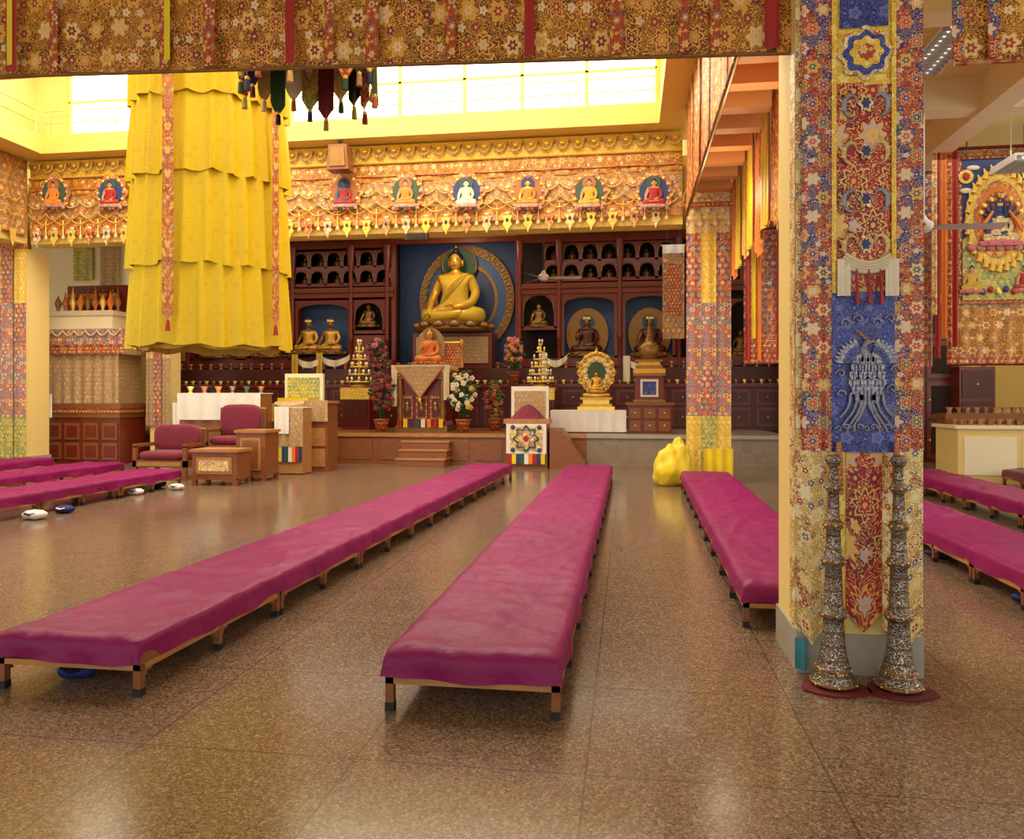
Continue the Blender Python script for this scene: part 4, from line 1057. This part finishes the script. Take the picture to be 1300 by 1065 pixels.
b.box(x0+.1,x1-.1,Y+.1,Y+.95,Z(512),Z(450),'b_tan'); b.hang((x0+.05,Y+.03),(x1-.05,Y+.03),Z(450),Z(512),'b_tan',.03,7,70)
b.box(x0-.05,x1+.12,Y-.05,Y+.95,Z(450),Z(418),'b_tan'); b.hang((x0-.1,Y-.1),(x1+.15,Y-.1),Z(418),Z(438),'b_rain',.02,8,70); b.hang((x0-.1,Y-.08),(x1+.15,Y-.08),Z(436),Z(449),'b_red',.03,10,70)
x=x0
while x<x1: 
    swag(b,(x,Y-.14,Z(420)),(x+.28,Y-.14,Z(420)),.12,'scarf',.02); x+=.28
b.box(x0-.05,x1-.25,Y+.1,Y+.95,Z(418),Z(400),'cream'); b.box(x0-.1,x1-.2,Y+.05,Y+.95,Z(400),Z(394),'scarf')
for k in range(9):
    x=x0+.1+k*.19; b.lathe((x,Y+.3,Z(394)),[(.06,0),(.03,.06),(.08,.2),(.04,.3),(0,.4+.1*(k%3))],['goldd','b_red','brass','orange'][k%4],8)
b.box(x0-.05,x1-.4,Y+.8,Y+.95,Z(394),Z(356),'woodd')
for k in range(5): statue(b,(x0+.2+k*.26,Y+.65,Z(380)),.35,'goldd','b_red')
b.done('carved_throne_shrine')
b=MB(); Y=19.; b.box(gx(40,Y),gx(160,Y),Y,Y+.15,0,5.98,'cream'); b.done('wall_sanctuary_left')
b=MB()
for (pa,pb,ya,yb,m) in ((93,117,312,356,'b_green'),(127,151,313,382,'b_tan')):
    Y=18.9; b.hang((gx(pa,Y),Y),(gx(pb,Y),Y),gz(pa,ya,Y),gz(pa,yb,Y),m,.02,2,14); b.tube([(gx(pa,Y),Y,gz(pa,ya,Y)),(gx(pb,Y),Y,gz(pa,ya,Y))],.025,'woodd')
b.done('hanging_thangka')
b=MB(); Y=15.9; b.hang((gx(57,Y),Y),(gx(66,Y),Y),gz(60,500,Y),gz(60,530,Y),'white',.04,1,8); b.done('silk_scarf')

# ---------------------------------------------------------------- right aisle
def thangka(xa,xb,Y,ztop,zbot,nm='thangka_painting'):
    b=MB(); w=xb-xa; xc=(xa+xb)/2
    b.hang((xa,Y),(xb,Y),ztop,zbot,'b_thang',.015,4,40)
    z1=ztop-.12; z0=zbot+.85
    b.box(xa+.07,xb-.07,Y-.05,Y-.03,z0,z1,'b_red'); b.box(xa+.12,xb-.12,Y-.06,Y-.05,z0+.05,z1-.05,'m2')
    b.prism([(xa+.12,z0+.05),(xb-.12,z0+.05),(xb-.12,z0+.9)]+[(xb-.12-(w-.24)*k/8,z0+.8+.2*(k%2)) for k in range(1,8)]+[(xa+.12,z0+.9)],Y-.075,Y-.06,'b_green')
    H2=z1-z0; zc=z0+H2*.56; n=28
    e=lambda s:[(xc+w*.34*s*math.cos(k*2*pi/n),zc+H2*.31*s*math.sin(k*2*pi/n)) for k in range(n)]
    b.prism(e(1.1),Y-.085,Y-.075,'orange'); b.prism(e(1),Y-.10,Y-.085,'b_yel'); b.prism(e(.84),Y-.11,Y-.10,'b_side'); b.prism(e(.7),Y-.12,Y-.11,'orange'); b.prism(e(.6),Y-.125,Y-.12,'b_red')
    for p in e(1.06): b.tube([(p[0],Y-.1,p[1]-.05),(p[0]+.02,Y-.1,p[1]+.02),(p[0]-.01,Y-.1,p[1]+.1)],[.04,.03,.006],'b_yel',5)
    sub=MB(); statue(sub,(0,0,0),H2*.27,'m2','b_gold','ink',base='pink',crown=True)
    b.merge(sub,lambda p:(xc+p[0],Y-.15+p[1]*.08,zc-H2*.15+p[2]))
    for s in (-1,1):
        for k in range(4):
            a=.1+k*.4; b.tube([(xc+s*.06,Y-.15,zc+.02),(xc+s*.2*math.cos(a),Y-.16,zc+.02+.2*math.sin(a)),(xc+s*.26*math.cos(a*1.2),Y-.16,zc+.06+.26*math.sin(a))],[.022,.018,.01],'m2',5)
            b.sph((xc+s*.26*math.cos(a*1.2),Y-.17,zc+.06+.26*math.sin(a)),(.035,.015,.035),'brass',6,4)
        b.tube([(xc+s*.1,Y-.17,zc+.1),(xc+s*.2,Y-.17,zc-.05),(xc+s*.28,Y-.17,zc-.2)],[.02,.03,.01],'orange',5)
        sub=MB(); statue(sub,(0,0,0),H2*.17,'skin','red' if s>0 else 'yellow2','ink',base='pink')
        b.merge(sub,lambda p:(xc+s*w*.3+p[0],Y-.1+p[1]*.1,z0+H2*.09+p[2]))
        b.prism([(xc+s*w*.36+.1*math.cos(q*pi/8),z1-.3+.1*math.sin(q*pi/8)) for q in range(16)],Y-.08,Y-.075,'b_yel')
        b.sph((xc+s*w*.36,Y-.085,z1-.3),(.05,.012,.06),'red',8,5)
        b.sph((xc+s*w*.36,Y-.08,z1-.5),(.09,.012,.04),'scarf',8,5); b.sph((xc+s*w*.28,Y-.08,z1-.18),(.09,.012,.035),'scarf',8,5)
    for k in range(7): b.sph((xc-.36+.12*k,Y-.13,zc-H2*.19),(.07,.02,.05),('pink','b_rain')[k%2],6,4)
    for k in range(9): b.sph((xc-.4+.1*k,Y-.1,z0+.16+.03*(k%2)),(.04,.015,.05),('red','brass','m2')[k%3],6,4)
    b.hang((xa,Y-.03),(xb,Y-.03),zbot+.8,zbot+.1,'b_val',.02,6,50); b.hang((xa,Y-.035),(xb,Y-.035),zbot+.14,zbot,'b_red',.02,6,50)
    b.tube([(xa-.03,Y,zbot),(xb+.03,Y,zbot)],.025,'woodd')
    b.tube([(xa-.03,Y,ztop),(xb+.03,Y,ztop)],.025,'woodd')
    for x in (xa+.2,xb-.2): b.tube([(x,Y,ztop),(x,Y,ZA-.005)],.008,'ink')
    b.done(nm)
Y=12.
thangka(gx(1208,Y),gx(1320,Y),Y,gz(1260,187,Y),gz(1260,462,Y))
b=MB()
for px,m,yb in ((1190,'red',455),(1198,'orange',430),(1205,'b_red',462),(1212,'red',440),(1186,'b_gold',400)):
    Y=11.85; b.hang((gx(px-3,Y),Y),(gx(px+4,Y),Y),gz(px,187,Y),gz(px,yb,Y),m,.03,1,8)
b.done('silk_ribbons')
b=MB(); Y=12.6
b.hang((gx(944,Y),Y),(gx(1010,Y),Y),gz(975,290,Y),gz(975,430,Y),'b_multi',.03,3,24)
b.hang((gx(944,Y),Y-.03),(gx(1010,Y),Y-.03),gz(975,428,Y),gz(975,461,Y),'b_red',.03,4,24)
for px,m in ((946,'red'),(953,'yellow'),(960,'orange'),(985,'red')): b.hang((gx(px,Y),Y-.06),(gx(px+6,Y),Y-.06),gz(975,285,Y),gz(975,458 if m!='yellow' else 430,Y),m,.02,1,6)
b.hang((gx(1165,Y),Y),(gx(1184,Y),Y),4.9,gz(1170,465,Y),'b_multi',.02,1,10)
b.tube([(gx(944,Y),Y,gz(975,290,Y)),(gx(1184,Y),Y,gz(975,290,Y))],.02,'woodd')
b.done('brocade_banner')
b=MB(); Y=19.5; x0,x1=gx(1004,Y),gx(1216,Y)
b.box(x0,x1,Y,Y+.6,0,3.9,'woodm')
n=5; w=(x1-x0)/n
for i in range(n):
    for j in range(4):
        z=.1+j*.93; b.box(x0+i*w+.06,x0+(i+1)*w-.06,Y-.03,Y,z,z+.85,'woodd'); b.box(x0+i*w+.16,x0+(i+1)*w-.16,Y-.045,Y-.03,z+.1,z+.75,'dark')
        b.sph((x0+i*w+.12,Y-.05,z+.42),.03,'brass',6,4)
b.done('wooden_cabinet')
b=MB(); Y=21.; b.box(gx(1218,Y),XR,Y,Y+.15,0,5.98,'wall'); b.done('wall_aisle_back')
b=MB(); Y=19.; x0=gx(1218,Y); b.box(x0,x0+.75,Y,Y+.5,0,2.2,'woodd')
for j in range(3): b.box(x0+.05,x0+.7,Y-.03,Y,.1+j*.7,.72+j*.7,'woodm'); b.sph((x0+.37,Y-.04,.4+j*.7),.03,'brass',6,4)
for k in range(3): b.lathe((x0+.15+k*.22,Y+.2,2.2),[(.06,0),(.04,.06),(.09,.2),(0,.3)],('b_red','brass','goldd')[k%3],8)
b.done('wooden_cabinet')
b=MB(); Y=14.8; x0=gx(1216,Y); x1=x0+3; zt=gz(1250,540,Y)
b.box(x0,x1,Y,Y+1,0,zt-.06,'wall'); b.box(x0-.06,x1,Y-.06,Y+1.05,zt-.06,zt,'cream'); b.box(x0+.02,x1,Y+.6,Y+1,zt,zt+.2,'wood')
for i in range(3): b.box(x0+.1+i*.95,x0+.95+i*.95,Y-.02,Y,.15,zt-.2,'cream')
b.done('lamp_counter')
b=MB()
for i in range(18):
    for j in range(3):
        z=zt if j<2 else zt+.2; b.lathe((x0+.1+i*.155,Y+.12+j*.26,z+.001),[(.05,0),(.03,.04),(.07,.11),(0,.10)],('goldd','b_red','woodl')[(i+j)%3],8)
b.done('butter_lamps')
def fan(X,Y,Z,ztop,rot=0,R=.62,rod='fanw'):
    b=MB(); b.tube([(X,Y,Z+.08),(X,Y,ztop)],.018,rod); b.lathe((X,Y,Z),[(0,-.06),(.07,-.05),(.11,0),(.11,.05),(.05,.1),(.02,.16),(.0,.16)],'fanw',18)
    b.lathe((X,Y,ztop-.08),[(.03,0),(.06,.03),(.06,.08)],'fanw',12)
    for k in range(3):
        a=rot+k*2*pi/3; c,s=math.cos(a),math.sin(a)
        def Q(r,t,z): return (X+c*r-s*t,Y+s*r+c*t,Z+z)
        for dz in (0,.012):
            b.face([Q(.1,-.03,dz),Q(.2,-.06,dz+.012),Q(R,-.07,dz+.02),Q(R+.02,0,dz),Q(R,.07,dz-.02),Q(.2,.06,dz-.012),Q(.1,.03,dz)],'fanw')
    b.done('ceiling_fan')
fan(gx(690,16.4),16.4,gz(688,353,16.4),5.98,.1,.78,'ink')
fan(gx(1172,9.9),9.9,gz(1178,289,9.9),ZA-.005,.05,.9)
def lum(X,Y,Z,ztop,L=.6,W=.3):
    b=MB(); b.box(X-W,X+W,Y-L,Y+L,Z+.06,Z+.09,'fanw'); b.box(X-W,X-W+.02,Y-L,Y+L,Z,Z+.06,'fanw'); b.box(X+W-.02,X+W,Y-L,Y+L,Z,Z+.06,'fanw')
    for q in (-.4*W,.4*W): b.tube([(X+q,Y-L+.04,Z+.035),(X+q,Y+L-.04,Z+.035)],.015,'tube',8)
    for k in range(12): y=Y-L+.05+k*(2*L-.1)/11; b.box(X-W+.02,X+W-.02,y,y+.012,Z,Z+.05,'stone')
    for q in (-.6*L,.6*L): b.tube([(X,Y+q,Z+.09),(X,Y+q,ztop)],.01,'fanw')
    b.done('fluorescent_luminaire')
lum(gx(1192,8.7),8.7,5.05,ZA-.005,.6,.2); lum(gx(1293,11.3),11.3,gz(1293,212,11.3),ZA-.005,.35,.2)
b=MB(); Y=14.60; x=gx(433,Y); zc=gz(433,200,Y)
b.prism([(x-.22,zc-.28),(x+.22,zc-.28),(x+.18,zc+.2),(x-.18,zc+.2)],Y-.2,Y+.12,'wood'); b.prism([(x-.16,zc-.22),(x+.16,zc-.22),(x+.13,zc+.14),(x-.13,zc+.14)],Y-.22,Y-.2,'goldd')
b.lathe((x,Y-.05,zc+.2),[(.02,0),(.02,.07),(.06,.1),(0,.11)],'iron',8); b.tube([(x,Y+.1,zc),(x,Y+.3,zc+.05)],.03,'iron'); b.done('loudspeaker')
b=MB(); Y=14.72; x=gx(528,Y); z=gz(528,300,Y); b.box(x-.22,x+.22,Y,Y+.15,z-.06,z+.06,'brown'); b.box(x-.18,x+.18,Y-.01,Y,z-.04,z+.04,'ink'); b.done('loudspeaker')

# ---------------------------------------------------------------- lights
def area(name,loc,rot,sx,sy,e,col=(1,.93,.8)):
    l=bpy.data.lights.new(name,'AREA'); l.shape='RECTANGLE'; l.size=sx; l.size_y=sy; l.energy=e; l.color=col
    o=bpy.data.objects.new(name,l); o.location=loc; o.rotation_euler=rot; scene.collection.objects.link(o); return o
area('skylight_nave',(-5.6,10.1,9.1),(0,0,0),11,7.5,1550,(1,.95,.83))
area('ceiling_light_aisle',(6,9,4.85),(0,0,0),5,8,150,(1,.94,.82))
area('fill_light_left',(-16,9,5.2),(0,0,0),4,8,120,(1,.94,.82))  # added overhead fill for the left aisle, no fixture behind it
area('fill_light_sanctuary',(-5,18.4,5.9),(0,0,0),13,1.8,230,(1,.9,.74))  # added warm fill over the sanctuary, not an actual fitting
def point(name,loc,e,col,r=.15):
    l=bpy.data.lights.new(name,'POINT'); l.energy=e; l.color=col; l.shadow_soft_size=r
    o=bpy.data.objects.new(name,l); o.location=loc; scene.collection.objects.link(o)
point('shrine_fill',(gx(580,20.6),20.3,5.6),45,(1,.86,.62))  # added point light brightening the shrine, no lamp modelled there
for i,y in enumerate((6.5,9.,11.5)): point('beam_fill',(1.32,y,4.4),18,(1,.82,.55),.2)  # added fill points without fixtures, brightening the silk and joists
point('lamp_counter_light',(7.9,17.5,4.5),90,(1,.88,.6))
w=bpy.data.worlds.new('World'); scene.world=w; w.use_nodes=True
bg=w.node_tree.nodes['Background']; bg.inputs[0].default_value=(1,.965,.915,1); bg.inputs[1].default_value=1.45
# ---------------------------------------------------------------- camera
cd=bpy.data.cameras.new('camera'); cam=bpy.data.objects.new('camera',cd); scene.collection.objects.link(cam)
cd.sensor_fit='HORIZONTAL'; cd.sensor_width=36; cd.lens=36*1000/1300; cd.shift_y=-27.5/1300; cd.clip_end=100
cam.location=(0,0,EYE); cam.rotation_euler=(pi/2,0,TH)
scene.camera=cam
scene.view_settings.view_transform='Standard'
scene.view_settings.exposure=0.0
